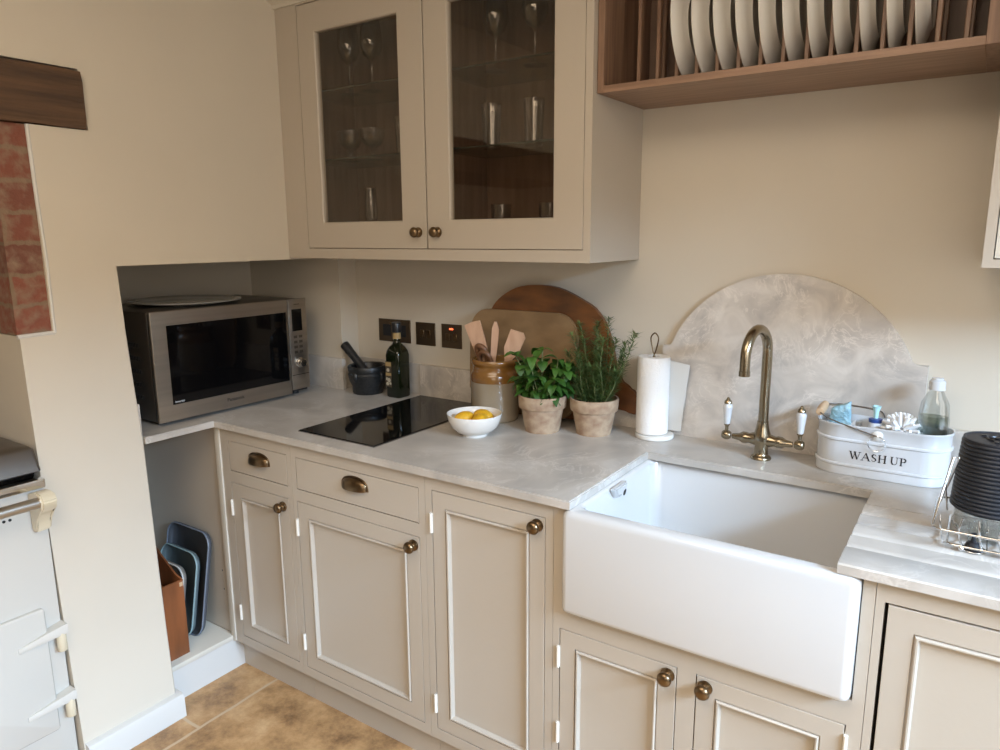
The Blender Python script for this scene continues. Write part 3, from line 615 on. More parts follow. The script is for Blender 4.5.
for z in (1.755, 1.975):
    for x0, x1 in ((0.05, 0.622), (0.648, 1.149)):
        b = new(); box(b, x0, x1, -0.285, -0.018, z - 0.007, z); sh = obj('shelf', b, 'shelf_glass', t)
        b = new(); box(b, x0, x1, -0.2862, -0.285, z - 0.0065, z - 0.0015); obj('edge', b, 'shelf_edge', sh)

# glassware
def wine_glass(s=1.0, h=0.22, br=0.038):
    b = new(); k = h
    lathe(b, [(0.034 * s, 0), (0.034 * s, 0.0015), (0.012, 0.004), (0.004, 0.010), (0.0035, 0.40 * k), (0.006, 0.43 * k), (br * 0.75, 0.52 * k), (br, 0.65 * k), (br * 0.95, 0.8 * k), (br * 0.78, k), (br * 0.76, k), (br * 0.93, 0.8 * k), (br * 0.97, 0.65 * k), (br * 0.7, 0.53 * k), (0.002, 0.45 * k)], seg=28)
    return b
def coupe():
    b = new(); lathe(b, [(0.032, 0), (0.032, 0.002), (0.009, 0.005), (0.0055, 0.030), (0.010, 0.036), (0.030, 0.048), (0.041, 0.068), (0.044, 0.10), (0.042, 0.10), (0.039, 0.070), (0.028, 0.052), (0.002, 0.042)], seg=16); return b
def tumbler(h=0.12, r=0.033):
    b = new(); lathe(b, [(r * 0.8, 0), (r, h), (r * 0.94, h), (r * 0.74, 0.012), (0.001, 0.010)], seg=24); return b
def flute(h=0.17):
    b = new(); lathe(b, [(0.028, 0), (0.028, 0.0015), (0.006, 0.005), (0.0035, 0.03), (0.004, 0.055), (0.017, 0.075), (0.024, 0.11), (0.019, h), (0.018, h), (0.022, 0.11), (0.015, 0.078), (0.002, 0.062)], seg=24); return b
def place(name, maker, places, cat, group):
    first = None
    for loc, lab in places:
        if first is None:
            first = obj(name, maker(), 'glassware', None, 60); first.location = loc; tag(first, lab, cat, group)
        else: dup(first, loc, lab)
z1, z2, z3 = 1.9755, 1.7555, 1.4625
place('wine_glass', wine_glass, [((0.185, -0.17, z1), 'tall stemmed wine glass at the left on the top shelf behind the left door'), ((0.290, -0.17, z1), 'tall stemmed wine glass in the middle of the top shelf behind the left door'), ((0.430, -0.12, z1), 'tall wine glass half hidden by the frame on the top shelf behind the left door'),
    ((0.790, -0.17, z1), 'tall stemmed wine glass on the top shelf behind the right door, nearer the left'), ((0.925, -0.17, z1), 'tall stemmed wine glass on the top shelf behind the right door, nearer the right')], 'glass', 'wine glasses on the top cabinet shelf')
place('coupe_glass', coupe, [((0.175, -0.17, z2), 'cut-glass coupe at the left on the middle shelf behind the left door'), ((0.281, -0.17, z2), 'cut-glass coupe in the centre of the middle shelf behind the left door')], 'glass', 'coupe glasses on the middle cabinet shelf')
place('tumbler', lambda: tumbler(0.13, 0.032), [((0.405, -0.15, z2), 'clear tumbler at the right edge of the middle shelf behind the left door'), ((0.772, -0.17, z2), 'tall clear tumbler on the middle shelf behind the right door, nearer the left'), ((0.922, -0.17, z2), 'tall clear tumbler on the middle shelf behind the right door, nearer the right'),
    ((0.805, -0.17, z3), 'clear tumbler at the cabinet bottom behind the right door, nearer the left'), ((0.975, -0.17, z3), 'clear tumbler at the cabinet bottom behind the right door, at the right edge')], 'glass', 'tumblers in the glazed cabinet')
o = obj('champagne_flute', flute(0.20), 'glassware', None, 60); o.location = (0.262, -0.17, z3); tag(o, 'single champagne flute at the cabinet bottom behind the left door', 'glass')

# right-hand wall cabinet
t = thing('wall_cabinet', 'beige wall cabinet edge at the right border, its glazed door just showing', 'cabinet', (2.35, -0.16, 1.431))
b = new()
for q in ((2.047, 2.0645, 1.431, 2.2), (2.0645, 2.65, 1.431, 1.4475), (2.0645, 2.65, 2.16, 2.2), (2.63, 2.65, 1.4475, 2.16)): box(b, q[0], q[1], CY, CY + 0.022, q[2], q[3])
obj('face_frame', b, 'paint', t)
b = new(); box(b, 2.047, 2.065, CY + 0.022, -0.001, 1.431, 2.2); box(b, 2.065, 2.65, CY + 0.022, -0.001, 1.431, 1.4475); box(b, 2.632, 2.65, CY + 0.022, -0.001, 1.431, 2.2); box(b, 2.065, 2.632, -0.018, -0.001, 1.4475, 2.2); box(b, 2.065, 2.632, CY + .022, -0.018, 2.18, 2.2)
obj('carcass', b, 'paint', t)
b = new(); loft(b, ring_loops(2.0665, 2.628, 1.450, 2.158, [(0.01, CY + 0.02), (0, CY + 0.02), (0, CY), (0.010, CY), (0.010, CY + 0.02)]), False, False); d = obj('door', b, 'paint_light', t)
b = new(); box(b, 2.0755, 2.619, CY + 0.009, CY + 0.012, 1.459, 2.149); obj('pane', b, 'black_gloss', d)

# ------------------------------------------------------------------ plate rack
t = thing('plate_rack', 'walnut wall-hung plate rack with upright dividers', 'plate rack', (1.6, -0.15, 1.852))
RY = -0.300; RX0, RX1 = 1.1885, 2.046
b = new(); prism(b, [(RY, 1.8520), (RY, 1.8685), (RY + 0.012, 1.8715), (RY + 0.028, 1.870), (-0.001, 1.870), (-0.001, 1.8520)], 'x', RX0 + 0.018, RX1 - 0.036); obj('bottom_board', b, 'walnut', t)
b = new(); box(b, RX0, RX0 + 0.018, RY, -0.001, 1.852, 2.36, 0.0008, 1); obj('side_panel', b, 'walnut_v', t)
b = new(); box(b, RX1 - 0.036, RX1, RY, -0.001, 1.852, 2.36, 0.0008, 1); obj('side_panel', b, 'walnut_v', t)
b = new(); box(b, RX0 + 0.018, RX1 - 0.036, -0.012, -0.001, 1.870, 2.342); obj('back_panel', b, 'walnut_dark', t)
b = new(); box(b, RX0 + 0.018, RX1 - 0.036, RY, -0.001, 2.342, 2.36); obj('top_board', b, 'walnut', t)
SX = [1.267 + 0.0505 * k for k in range(15)]
first = None
for k, x in enumerate(SX):
    if first is None:
        b = new(); box(b, x - 0.005, x + 0.005, RY + 0.075, RY + 0.090, 1.8705, 2.342, 0.0015, 1); box(b, x - 0.005, x + 0.005, -0.060, -0.040, 1.8702, 2.342, 0.0015, 1); first = obj('divider', b, 'walnut_v', t)
    else:
        o = first.copy(); COL.objects.link(o); o.parent = t; o.location = first.location + Vector((0.0505 * k, 0, 0)); ORG[o] = ORG[t]
# plates, standing on edge between the dividers
PR = 0.135
def plate_bm():
    b = new(); lathe(b, [(0.0, 0.001), (0.075, 0.001), (0.080, -0.002), (0.084, 0.0015), (0.095, 0.006), (PR - 0.003, 0.0185), (PR, 0.0205), (PR - 0.001, 0.022), (PR - 0.004, 0.0215), (0.094, 0.0095), (0.082, 0.0055), (0.0, 0.005)], (0, 0, 0), (-1, 0, 0.0), 64)
    bmesh.ops.translate(b, verts=b.verts, vec=(0, 0, PR)); return b
ords = ['leftmost', 'second from left', 'third from left', 'fourth from left', 'fifth from left', 'sixth from left', 'seventh from left', 'eighth from left', 'ninth from left', 'tenth from left', 'rightmost']
first = None
for i in range(11):
    x = SX[2] + 0.0505 * i + 0.0355; lab = 'white dinner plate upright in the walnut rack, %s of the plates' % ords[i]
    if i == 10: lab = 'white dinner plate upright alone beyond a free divider, rightmost in the rack'
    loc = (x, -0.163, 1.8712)
    if first is None:
        first = obj('dinner_plate', plate_bm(), 'china', None, 50); first.location = loc; tag(first, lab, 'plate', 'dinner plates in the plate rack'); first.rotation_euler = (0, -0.045, 0)
    else: dup(first, loc, lab)

# ------------------------------------------------------------------ range cooker in the recess
t = thing('range_cooker', 'cream enamel range cooker with steel towel rail at the left edge', 'range cooker', (-0.2, -1.7, 0))
b = new(); box(b, -0.50, 0.030, -2.2, -1.2125, 0.0, 0.868, 0.004); obj('body', b, 'aga', t)
b = new(); box(b, -0.50, 0.050, -2.2, -1.2125, 0.852, 0.878, 0.005); obj('top_trim', b, 'chrome', t)
b = new(); box(b, -0.48, 0.0, -2.2, -1.216, 0.879, 0.895, 0.002); obj('hob_surface', b, 'black_gloss', t)
b = new(); loft(b, [[(x, y, 0.893) for x, y in rrect(-0.50, 0.030, -2.2, -1.2135, 0.006)], [(x, y, 0.897) for x, y in rrect(-0.50, 0.036, -2.2, -1.2125, 0.008)], [(x, y, 0.952) for x, y in rrect(-0.49, 0.022, -2.195, -1.216, 0.012)], [(x, y, 0.960) for x, y in rrect(-0.48, 0.012, -2.19, -1.224, 0.014)], [(x, y, 0.9605) for x, y in rrect(-0.45, -0.03, -2.15, -1.26, 0.02)]]); obj('lid', b, 'steel_dark', t, 45)
b = new(); tube(b, [(0.085, -2.1, 0.828), (0.085, -1.240, 0.828)], 0.0145, 20); obj('towel_rail', b, 'steel', t)
b = new()
pp = [(0.028, 0.742), (0.040, 0.734), (0.054, 0.740), (0.060, 0.775), (0.078, 0.795), (0.102, 0.808), (0.110, 0.832), (0.098, 0.849), (0.072, 0.853), (0.045, 0.846), (0.028, 0.842)]
prism(b, pp, 'y', -1.252, -1.214); bmesh.ops.bevel(b, geom=list(b.edges), offset=0.004, segments=2, affect='EDGES'); obj('rail_bracket', b, 'aga_cream', t, 50)
b = new()
for k in range(7): lathe(b, [(0.004, 0), (0.004, 0.0012)], (0.030, -1.30 - 0.014 * k, 0.785), (1, 0, 0), 10)
obj('vent', b, 'dark', t)
b = new(); yz = [(x, y) for x, y in rrect(-1.80, -1.255, 0.155, 0.520, 0.008)]
loft(b, [[(0.0305, p[0], p[1]) for p in yz], [(0.042, p[0], p[1]) for p in yz], [(0.046, p[0] * 1.0 + (0.004 if p[0] < -1.5 else -0.004), p[1] + (0.004 if p[1] < 0.3 else -0.004)) for p in yz]]); d = obj('oven_door', b, 'aga', t, 45)
for hz in (0.440, 0.238):
    b = new(); loops = []
    for k in range(11):
        f = k / 10; y = -1.330 + f * 0.118; hw = 0.007 + 0.007 * f; dx_ = 0.0475 + 0.016 * f; zc2 = hz - 0.010 + 0.018 * f
        loops.append([(0.0455 if y < -1.262 else 0.0305, y, zc2 - hw), (dx_, y, zc2 - hw), (dx_ + 0.002, y, zc2), (dx_, y, zc2 + hw), (0.0455 if y < -1.262 else 0.0305, y, zc2 + hw)])
    loft(b, loops); h = obj('hinge', b, 'aga', d, 50)
    b = new(); lathe(b, [(0.011, 0), (0.0125, 0.002), (0.0125, 0.062), (0.011, 0.064)], (0.050, -1.226, hz - 0.056), seg=18); obj('hinge_pin', b, 'aga_cream', h)

# ------------------------------------------------------------------ things on the worktop
# mortar and pestle
mc = (0.131, -0.090, WT)
b = new(); lathe(b, [(0.0, 0), (0.055, 0), (0.058, 0.004), (0.060, 0.030), (0.069, 0.050), (0.072, 0.068), (0.0745, 0.074), (0.070, 0.082), (0.0735, 0.088), (0.0745, 0.104), (0.071, 0.108), (0.061, 0.106), (0.055, 0.08), (0.035, 0.045), (0.0, 0.032)], mc, seg=48)
for a in (PI * 1.02, PI * 0.02, PI * 0.52, PI * 1.52):
    bmesh.ops.create_uvsphere(b, u_segments=12, v_segments=8, radius=1, matrix=Matrix.Translation((mc[0] + 0.068 * math.cos(a), mc[1] + 0.068 * math.sin(a), WT + 0.070)) @ Matrix.Diagonal((0.012, 0.012, 0.020, 1)))
solo('mortar', b, 'granite_black', 'black granite mortar bowl on the worktop left of the oil bottle', 'mortar', mc, ang=50)
b = new(); p0 = Vector((0.150, -0.085, WT + 0.050)); p1 = Vector((0.014, -0.094, 1.090)); dd = (p1 - p0); Ln = dd.length
lathe(b, [(0.0, 0), (0.012, 0.003), (0.019, 0.014), (0.020, 0.03), (0.0165, 0.055), (0.0155, Ln * 0.6), (0.018, Ln - 0.012), (0.0175, Ln - 0.004), (0.012, Ln), (0, Ln)], p0, dd, 24)
solo('pestle', b, 'granite_black', 'black granite pestle leaning out of the mortar', 'pestle', tuple(p0), ang=50)
# oil bottle
bc = (0.276, -0.078, WT)
t = thing('oil_bottle', 'dark green glass olive oil bottle with gold-and-cream label', 'bottle', bc)
def sq(h, hw, r): return [(bc[0] + x, bc[1] + y, WT + h) for x, y in rrect(-hw, hw, -hw, hw, r, 5)]
b = new(); loft(b, [sq(0, 0.030, 0.012), sq(0.004, 0.034, 0.014), sq(0.158, 0.0345, 0.014), sq(0.174, 0.032, 0.016), sq(0.188, 0.026, 0.018), sq(0.198, 0.0175, 0.0165), sq(0.206, 0.0130, 0.0128), sq(0.245, 0.0125, 0.0124)])
g = obj('glass', b, 'bottle_green', t, 55)
b = new(); lathe(b, [(0.0150, 0.0), (0.0150, 0.022), (0.0135, 0.023)], (bc[0], bc[1], WT + 0.218), seg=24); obj('neck_band', b, 'label_gold', t)
b = new(); lathe(b, [(0.0172, 0.0), (0.0178, 0.003), (0.0178, 0.034), (0.0160, 0.037), (0, 0.037)], (bc[0], bc[1], WT + 0.2415), seg=24); obj('cap', b, 'black_plastic', t)
yl = bc[1] - 0.0347
b = new(); box(b, bc[0] - 0.030, bc[0] + 0.000, yl - 0.0005, yl + 0.0003, WT + 0.04, WT + 0.135); lb = obj('label', b, 'label_dark', t)
b = new(); box(b, bc[0] - 0.0285, bc[0] - 0.0015, yl - 0.0009, yl - 0.0004, WT + 0.118, WT + 0.133); box(b, bc[0] - 0.0285, bc[0] - 0.0015, yl - 0.0009, yl - 0.0004, WT + 0.083, WT + 0.093); obj('label_band', b, 'label_gold', lb)
b = new()
for (x, z, r) in ((-0.018, 0.070, .006), (-0.005, 0.066, .008), (0.003, 0.054, .005), (-0.015, 0.052, .007), (-0.010, 0.104, .007)): lathe(b, [(r, 0), (r, 0.0005)], (bc[0] - 0.009 + x * 0.75, yl - 0.0005, WT + z), (0, -1, 0), 10)
obj('label_print', b, 'label_cream', lb)
# stoneware jar
jc = (0.763, -0.150, WT)
t = thing('stoneware_jar', 'two-tone stoneware jar with ochre glazed neck holding wooden utensils', 'jar', jc)
b = new(); lathe(b, [(0.0, 0), (0.074, 0), (0.077, 0.003), (0.0785, 0.010), (0.0785, 0.128)], jc, seg=56, cap1=False); obj('lower_body', b, 'stoneware', t, 50)
b = new(); lathe(b, [(0.0785, 0.128), (0.0790, 0.131), (0.0785, 0.148), (0.0745, 0.157), (0.0705, 0.163), (0.0700, 0.178), (0.0725, 0.182), (0.0755, 0.186), (0.0755, 0.195), (0.073, 0.199), (0.066, 0.199), (0.063, 0.190), (0.063, 0.02), (0.0, 0.018)], jc, seg=56, cap0=False); obj('glazed_neck', b, 'ochre', t, 50)
def blade(poly, thick, p0, p1, side, name, m, label, cat, stick=None):
    """flat utensil: poly in (side, along) coordinates; from p0 up to p1"""
    p0 = Vector(p0); a = (Vector(p1) - p0); Ln = a.length; a.normalize(); s = Vector(side); s = (s - a * s.dot(a)).normalized(); n = a.cross(s)
    b = new(); loft(b, [[p0 + s * u + a * (v * Ln) + n * thick * k for u, v in poly] for k in (-0.5, 0.5)])
    if stick: tube(b, [p0, p0 + a * Ln * stick], 0.005, 10)
    return solo(name, b, m, label, cat, tuple(p0))
blade([(-0.008, 0.0), (0.008, 0.0), (0.009, 0.56), (0.024, 0.70), (0.028, 1.0), (0.0, 1.012), (-0.030, 1.0), (-0.024, 0.70), (-0.009, 0.56)], 0.005, (0.778, -0.142, WT + 0.03), (0.682, -0.158, 1.220), (1, 0.2, 0), 'wooden_spatula', 'beech', 'pale wooden spatula leaning left in the stoneware jar', 'spatula')
blade([(-0.007, 0.0), (0.007, 0.0), (0.007, 0.55), (0.012, 0.75), (0.0125, 0.92), (0.004, 1.0), (-0.004, 1.0), (-0.010, 0.92), (-0.010, 0.75)], 0.006, (0.745, -0.150, WT + 0.03), (0.768, -0.150, 1.228), (1, 0.4, 0), 'wooden_spoon', 'beech', 'narrow wooden spoon standing upright in the jar between the spatulas', 'spoon')
blade([(-0.008, 0.0), (0.008, 0.0), (0.009, 0.62), (0.026, 0.76), (0.031, 0.95), (0.020, 1.0), (-0.022, 0.985), (-0.024, 0.76), (-0.009, 0.62)], 0.005, (0.752, -0.158, WT + 0.03), (0.852, -0.150, 1.205), (1, 0.3, 0.0), 'wooden_turner', 'beech', 'wide wooden turner leaning right in the stoneware jar', 'spatula')
b = new(); tube(b, smooth_path([(0.716, -0.148, 0.98), (0.713, -0.158, 1.09), (0.706, -0.168, 1.135), (0.720, -0.176, 1.150), (0.738, -0.172, 1.140), (0.744, -0.165, 1.11), (0.742, -0.16, 1.06)], 5), 0.0085, 12)
tube(b, smooth_path([(0.722, -0.175, 1.12), (0.735, -0.182, 1.132), (0.755, -0.182, 1.128), (0.765, -0.172, 1.10), (0.766, -0.162, 1.05)], 5), 0.0075, 12)
solo('curved_handle', b, 'brown_wood', 'dark brown curved wooden handle hooked over the jar rim, below the pale utensils', 'utensil', (0.72, -0.16, 1.0), ang=60)

# chopping boards leaning on the wall
def lean_board(bm, pts, ybot, ytop, ztop, th):
    k = (ytop - ybot) / (ztop - WT)
    loops = []
    for ins, d in ((0.0, 0.0), (0.0, th)):
        loops.append([(x, ybot + (z - WT) * k - d, z) for x, z in pts])
    loft(bm, loops)
    bmesh.ops.bevel(bm, geom=[e for e in bm.edges if abs(e.verts[0].co.y - e.verts[1].co.y) < th * 0.6 + 0.01 and e.calc_length() < 0.6 and abs((e.verts[0].co.y - (ybot + (e.verts[0].co.z - WT) * k)) - (e.verts[1].co.y - (ybot + (e.verts[1].co.z - WT) * k))) < 1e-4], offset=min(0.004, th * 0.3), segments=2, affect='EDGES')
out = smooth_path([(0.640, 0.915, 0), (0.630, 1.03, 0), (0.634, 1.14, 0), (0.666, 1.235, 0), (0.705, 1.290, 0), (0.775, 1.330, 0), (0.850, 1.341, 0), (0.930, 1.335, 0), (1.010, 1.305, 0), (1.080, 1.262, 0), (1.122, 1.183, 0), (1.146, 1.092, 0), (1.175, 1.047, 0), (1.212, 1.028, 0), (1.230, 1.000, 0), (1.226, 0.972, 0), (1.205, 0.960, 0), (1.150, 0.975, 0), (1.090, 0.955, 0), (1.03, 0.915, 0)], 4)
b = new(); lean_board(b, [(p.x, max(p.y, 0.9115)) for p in out], -0.038, -0.0215, 1.341, 0.016)
solo('chopping_board', b, 'board_dark', 'large dark orange-brown rounded wooden board leaning at the back, handle to the right', 'chopping board', (0.9, -0.05, WT), ang=50)
b = new(); lean_board(b, [(x, z) for x, z in rrect(0.600, 1.014, 0.9115, 1.256, 0.072, 8)], -0.0555, -0.0435, 1.256, 0.014)
solo('chopping_board', b, 'board_tan', 'tan rectangular wooden board with rounded corners in front of the large dark board', 'chopping board', (0.8, -0.07, WT), ang=50)

# bowl of lemons
wc = (0.826, -0.351, WT)
b = new(); lathe(b, [(0.0, 0.002), (0.034, 0.002), (0.035, 0.0), (0.038, 0.0), (0.038, 0.006), (0.055, 0.014), (0.070, 0.028), (0.079, 0.048), (0.083, 0.066), (0.0825, 0.068), (0.080, 0.067), (0.076, 0.048), (0.066, 0.030), (0.050, 0.018), (0.03, 0.011), (0, 0.010)], wc, seg=56)
solo('bowl', b, 'china', 'white china bowl of lemons on the worktop in front of the jar', 'bowl', wc, ang=60)
def lemon_bm():
    b = new(); prof = []
    for i in range(17):
        a = PI * i / 16; r = 0.027 * math.sin(a) ** 0.85; h = -0.034 * math.cos(a)
        if i in (0, 16): r = 0.0
        if i in (1, 15): r = 0.0065; h = math.copysign(0.0335, h)
        prof.append((r, h))
    lathe(b, prof, (0, 0, 0), (1, 0, 0), 24); return b
first = None
for loc, rz, ry, lab in (((0.828, -0.309, WT + 0.043), 0.1, 0.1, 'yellow lemon at the back of the white bowl, behind the other two'), ((0.799, -0.364, WT + 0.0445), 1.2, -0.1, 'yellow lemon at the front left of the white bowl'), ((0.857, -0.364, WT + 0.0445), -1.1, 0.15, 'yellow lemon at the front right of the white bowl')):
    if first is None: first = obj('lemon', lemon_bm(), 'lemon', None, 60); first.location = loc; tag(first, lab, 'lemon', 'lemons in the white bowl'); o = first
    else: o = dup(first, loc, lab)
    o.rotation_euler = (0, ry, rz)

# potted herbs
def pot(parent, c, top=0.113, r=0.0725):
    b = new(); lathe(b, [(0.0, 0), (r * 0.72, 0), (r * 0.735, 0.004), (r * 0.90, top * 0.66), (r * 0.985, top * 0.665), (r * 1.0, top * 0.69), (r * 1.03, top * 0.97), (r * 1.02, top), (r * 0.95, top), (r * 0.93, top * 0.9), (r * 0.7, 0.02), (0, 0.02)], c, seg=48)
    obj('pot', b, 'terracotta', parent, 45)
    b = new(); lathe(b, [(0, top * 0.80), (r * 0.86, top * 0.80), (r * 0.90, top * 0.84), (r * 0.6, top * 0.87), (0, top * 0.89)], c, seg=32); obj('soil', b, 'soil', parent, 60)
def leaf(bm, base, d, up, L, W, cup=0.25, droop=0.3, n=7):
    d = Vector(d).normalized(); up = Vector(up); s = d.cross(up).normalized(); up = s.cross(d).normalized(); rows = []
    for i in range(n + 1):
        f = i / n; w_ = W * math.sin(PI * min(f * 0.93 + 0.05, 1)) ** 0.8 * (1 - 0.25 * f); c = Vector(base) + d * L * f + up * (-droop * L * f * f) + up * 0.12 * L * math.sin(PI * f)
        rows.append([c - s * w_ + up * cup * w_, c - s * w_ * 0.5 + up * cup * w_ * 0.85, c, c + s * w_ * 0.5 + up * cup * w_ * 0.85, c + s * w_ + up * cup * w_])
    vs = [[bm.verts.new(p) for p in r] for r in rows]
    for a, b2 in zip(vs, vs[1:]):
        for k in range(4): bm.faces.new((a[k], a[k + 1], b2[k + 1], b2[k]))
pc1 = (0.970, -0.194, WT)
t = thing('potted_basil', 'bushy green basil plant in a terracotta pot, left of the rosemary', 'potted plant', pc1)
pot(t, pc1)
rnd = random.Random(11); bl = new(); bs = new()
stems = []
for k in range(36):
    a = rnd.uniform(0, 2 * PI); rr_ = rnd.uniform(0.01, 0.045); base = Vector((pc1[0] + rr_ * math.cos(a), pc1[1] + rr_ * math.sin(a), WT + 0.094))
    sp_ = rnd.uniform(0.3, 1.5); h = rnd.uniform(0.03, 0.145); tip = Vector((base.x + 0.034 * sp_ * math.cos(a), base.y + 0.030 * sp_ * math.sin(a), base.z + h)); stems.append((base, tip))
stems += [(Vector((0.945, -0.20, 1.0)), Vector((0.880, -0.205, 1.135))), (Vector((1.0, -0.19, 1.0)), Vector((1.052, -0.185, 1.125))), (Vector((0.97, -0.2, 1.0)), Vector((0.975, -0.205, 1.16)))]
for base, tip in stems:
    mid = (base + tip) / 2 + Vector((0, 0, 0.008)); path = smooth_path([base, mid, tip], 4); tube(bs, path, 0.0018, 6)
    for f in (0.45, 0.8, 1.0):
        p = base.lerp(tip, f); n_ = 3 if f == 1.0 else 2; a0_ = rnd.uniform(0, 2 * PI)
        for q in range(n_):
            a = a0_ + q * 2 * PI / n_ + rnd.uniform(-.3, .3); L = rnd.uniform(0.030, 0.050); el = rnd.uniform(-0.6, 0.4)
            leaf(bl, p, (math.cos(a), math.sin(a), el), (0, 0, 1), L, L * rnd.uniform(0.36, 0.46), rnd.uniform(0.1, 0.35), rnd.uniform(0.2, 0.6))
obj('stems', bs, 'stem', t, 60); obj('foliage', bl, 'basil', t, 80)
pc2 = (1.116, -0.136, WT)
t = thing('potted_rosemary', 'spiky green rosemary plant in a terracotta pot, beside the paper roll', 'potted plant', pc2)
pot(t, pc2, 0.110, 0.0716)
rnd = random.Random(5); bl = new(); bs = new()
tips = [(1.050, -0.16, 1.205), (1.062, -0.13, 1.235), (1.085, -0.15, 1.195), (1.105, -0.12, 1.18), (1.125, -0.14, 1.245), (1.150, -0.12, 1.255), (1.158, -0.17, 1.20), (1.140, -0.16, 1.165), (1.215, -0.14, 1.190), (1.245, -0.14, 1.220), (1.190, -0.10, 1.16), (1.075, -0.17, 1.15), (1.10, -0.20, 1.14), (1.165, -0.20, 1.12), (1.035, -0.15, 1.15), (1.13, -0.19, 1.12), (1.20, -0.17, 1.11), (1.06, -0.19, 1.11), (1.10, -0.10, 1.22), (1.18, -0.13, 1.20), (1.12, -0.11, 1.15), (1.02, -0.16, 1.10)]
for tp in tips:
    a = rnd.uniform(0, 2 * PI); tip = Vector(tp); base = Vector((pc2[0] + 0.3 * (tip.x - pc2[0]) + rnd.uniform(-.012, .012), pc2[1] + rnd.uniform(-0.02, 0.02), WT + 0.090))
    mid = base.lerp(tip, 0.5) + Vector(((tip.x - base.x) * 0.15 + rnd.uniform(-.012, .012), 0, rnd.uniform(-0.005, 0.012))); path = smooth_path([base, mid, tip], 12); tube(bs, path, [0.0022 * (1 - 0.6 * i / len(path)) for i in range(len(path))], 5)
    for i, p in enumerate(path[2:]):
        for q in range(7):
            f = i / len(path); a = rnd.uniform(0, 2 * PI); dr = Vector((math.cos(a), math.sin(a) * 0.9, rnd.uniform(0.05, 0.95))); L = rnd.uniform(0.020, 0.038) * (1.08 - 0.35 * f)
            dr.normalize(); s = dr.cross(Vector((0, 0, 1))).normalized() * 0.0016; e = p + dr * L + Vector((0, 0, 0.15 * L * math.sin(a * 3))); m_ = p + dr * L * 0.5 + Vector((0, 0, 0.0015)); n_ = s.cross(dr).normalized() * 0.0007
            v = [bl.verts.new(x) for x in (p - s * 0.6, p + s * 0.6, m_ + s, m_ - s, e)]; u = bl.verts.new(m_ + n_)
            bl.faces.new((v[0], v[1], u)); bl.faces.new((v[1], v[2], u)); bl.faces.new((v[3], v[0], u)); bl.faces.new((v[2], v[4], u)); bl.faces.new((v[4], v[3], u))
obj('stems', bs, 'stem', t, 60); obj('foliage', bl, 'rosemary', t, 80)

# kitchen roll on its holder
hc = (1.287, -0.078, WT)
t = thing('roll_holder', 'round white marble kitchen-roll holder with twisted wire loop on top', 'holder', hc)
b = new(); lathe(b, [(0.0, 0), (0.054, 0), (0.0565, 0.002), (0.0565, 0.010), (0.054, 0.0125), (0, 0.0125)], hc, seg=48); obj('base', b, 'marble_white', t)
rc = (1.277, -0.076, WT + 0.0132)
b = new(); x_, y_ = rc[0], rc[1]
tube(b, [(x_, y_, WT + 0.012), (x_, y_, 1.150)], 0.004, 10)
tube(b, smooth_path([(x_ + 0.004, y_, 1.145), (x_ - 0.003, y_, 1.163), (x_ - 0.010, y_, 1.190), (x_ - 0.011, y_, 1.207), (x_, y_, 1.219), (x_ + 0.011, y_, 1.207), (x_ + 0.010, y_, 1.190), (x_ + 0.003, y_, 1.163), (x_ - 0.004, y_, 1.145)], 6), 0.0021, 8); obj('wire_loop', b, 'bronze', t, 60)
t = thing('kitchen_roll', 'white kitchen paper roll standing on the marble holder', 'paper roll', rc)
b = new(); lathe(b, [(0.018, 0.0), (0.044, 0.0), (0.0468, 0.002), (0.0468, 0.225), (0.045, 0.2275), (0.018, 0.2275), (0.018, 0.0)], rc, seg=64, cap0=False, cap1=False); obj('roll', b, 'paper', t, 50)
b = new(); lp = []; path = [(rc[0] + 0.0475 * math.cos(a), rc[1] + 0.0475 * math.sin(a)) for a in (1.9, 1.5, 1.1, 0.75)] + [(rc[0] + 0.050, rc[1] + 0.036), (rc[0] + 0.075, rc[1] + 0.036), (rc[0] + 0.094, rc[1] + 0.040)]
lo = [[(x, y, rc[2] + 0.003) for x, y in path], [(x - 0.0, y, rc[2] + 0.215 - 0.004 * max(0, i - 3)) for i, (x, y) in enumerate(path)]]
lo[0][-1] = (path[-1][0] - 0.02, path[-1][1], rc[2] + 0.003); lo[0][-2] = (path[-2][0] - 0.006, path[-2][1], rc[2] + 0.003)
loft(b, [lo[0] + [(x, y + 0.0012, z) for x, y, z in reversed(lo[0])], lo[1] + [(x, y + 0.0012, z) for x, y, z in reversed(lo[1])]]); obj('loose_sheet', b, 'sheet', t, 50)

# enamel WASH UP basket
BX0, BX1, BY0, BY1 = 1.7360, 2.0320, -0.150, -0.024; bz = WT
def stad(ins, z): return [(x, y, bz + z) for x, y in rrect(BX0 + ins, BX1 - ins, BY0 + ins, BY1 - ins, (BY1 - BY0) / 2 - ins - 0.0005, 14)]
t = thing('enamel_caddy', 'oval white enamel washing-up caddy lettered WASH UP', 'caddy', ((BX0 + BX1) / 2, -0.087, WT))
b = new(); loft(b, [stad(0.004, 0), stad(0.001, 0.001), stad(0.0, 0.004), stad(0.0015, 0.022), stad(-0.0022, 0.0245), stad(-0.0022, 0.0285), stad(0.0018, 0.031), stad(0.0015, 0.085), stad(-0.0025, 0.0875), stad(-0.0025, 0.0915), stad(0.001, 0.094), stad(0.0, 0.122), stad(-0.002, 0.124), stad(-0.002, 0.128), stad(0.001, 0.1285), stad(0.0025, 0.122), stad(0.004, 0.004), stad(0.02, 0.003)]); obj('tub', b, 'enamel', t, 50)
b = new(); box(b, 1.827, 1.828, BY0 + 0.003, BY1 - 0.003, bz + 0.003, bz + 0.112); box(b, 1.918, 1.919, BY0 + 0.003, BY1 - 0.003, bz + 0.003, bz + 0.112); obj('divider', b, 'card', t)
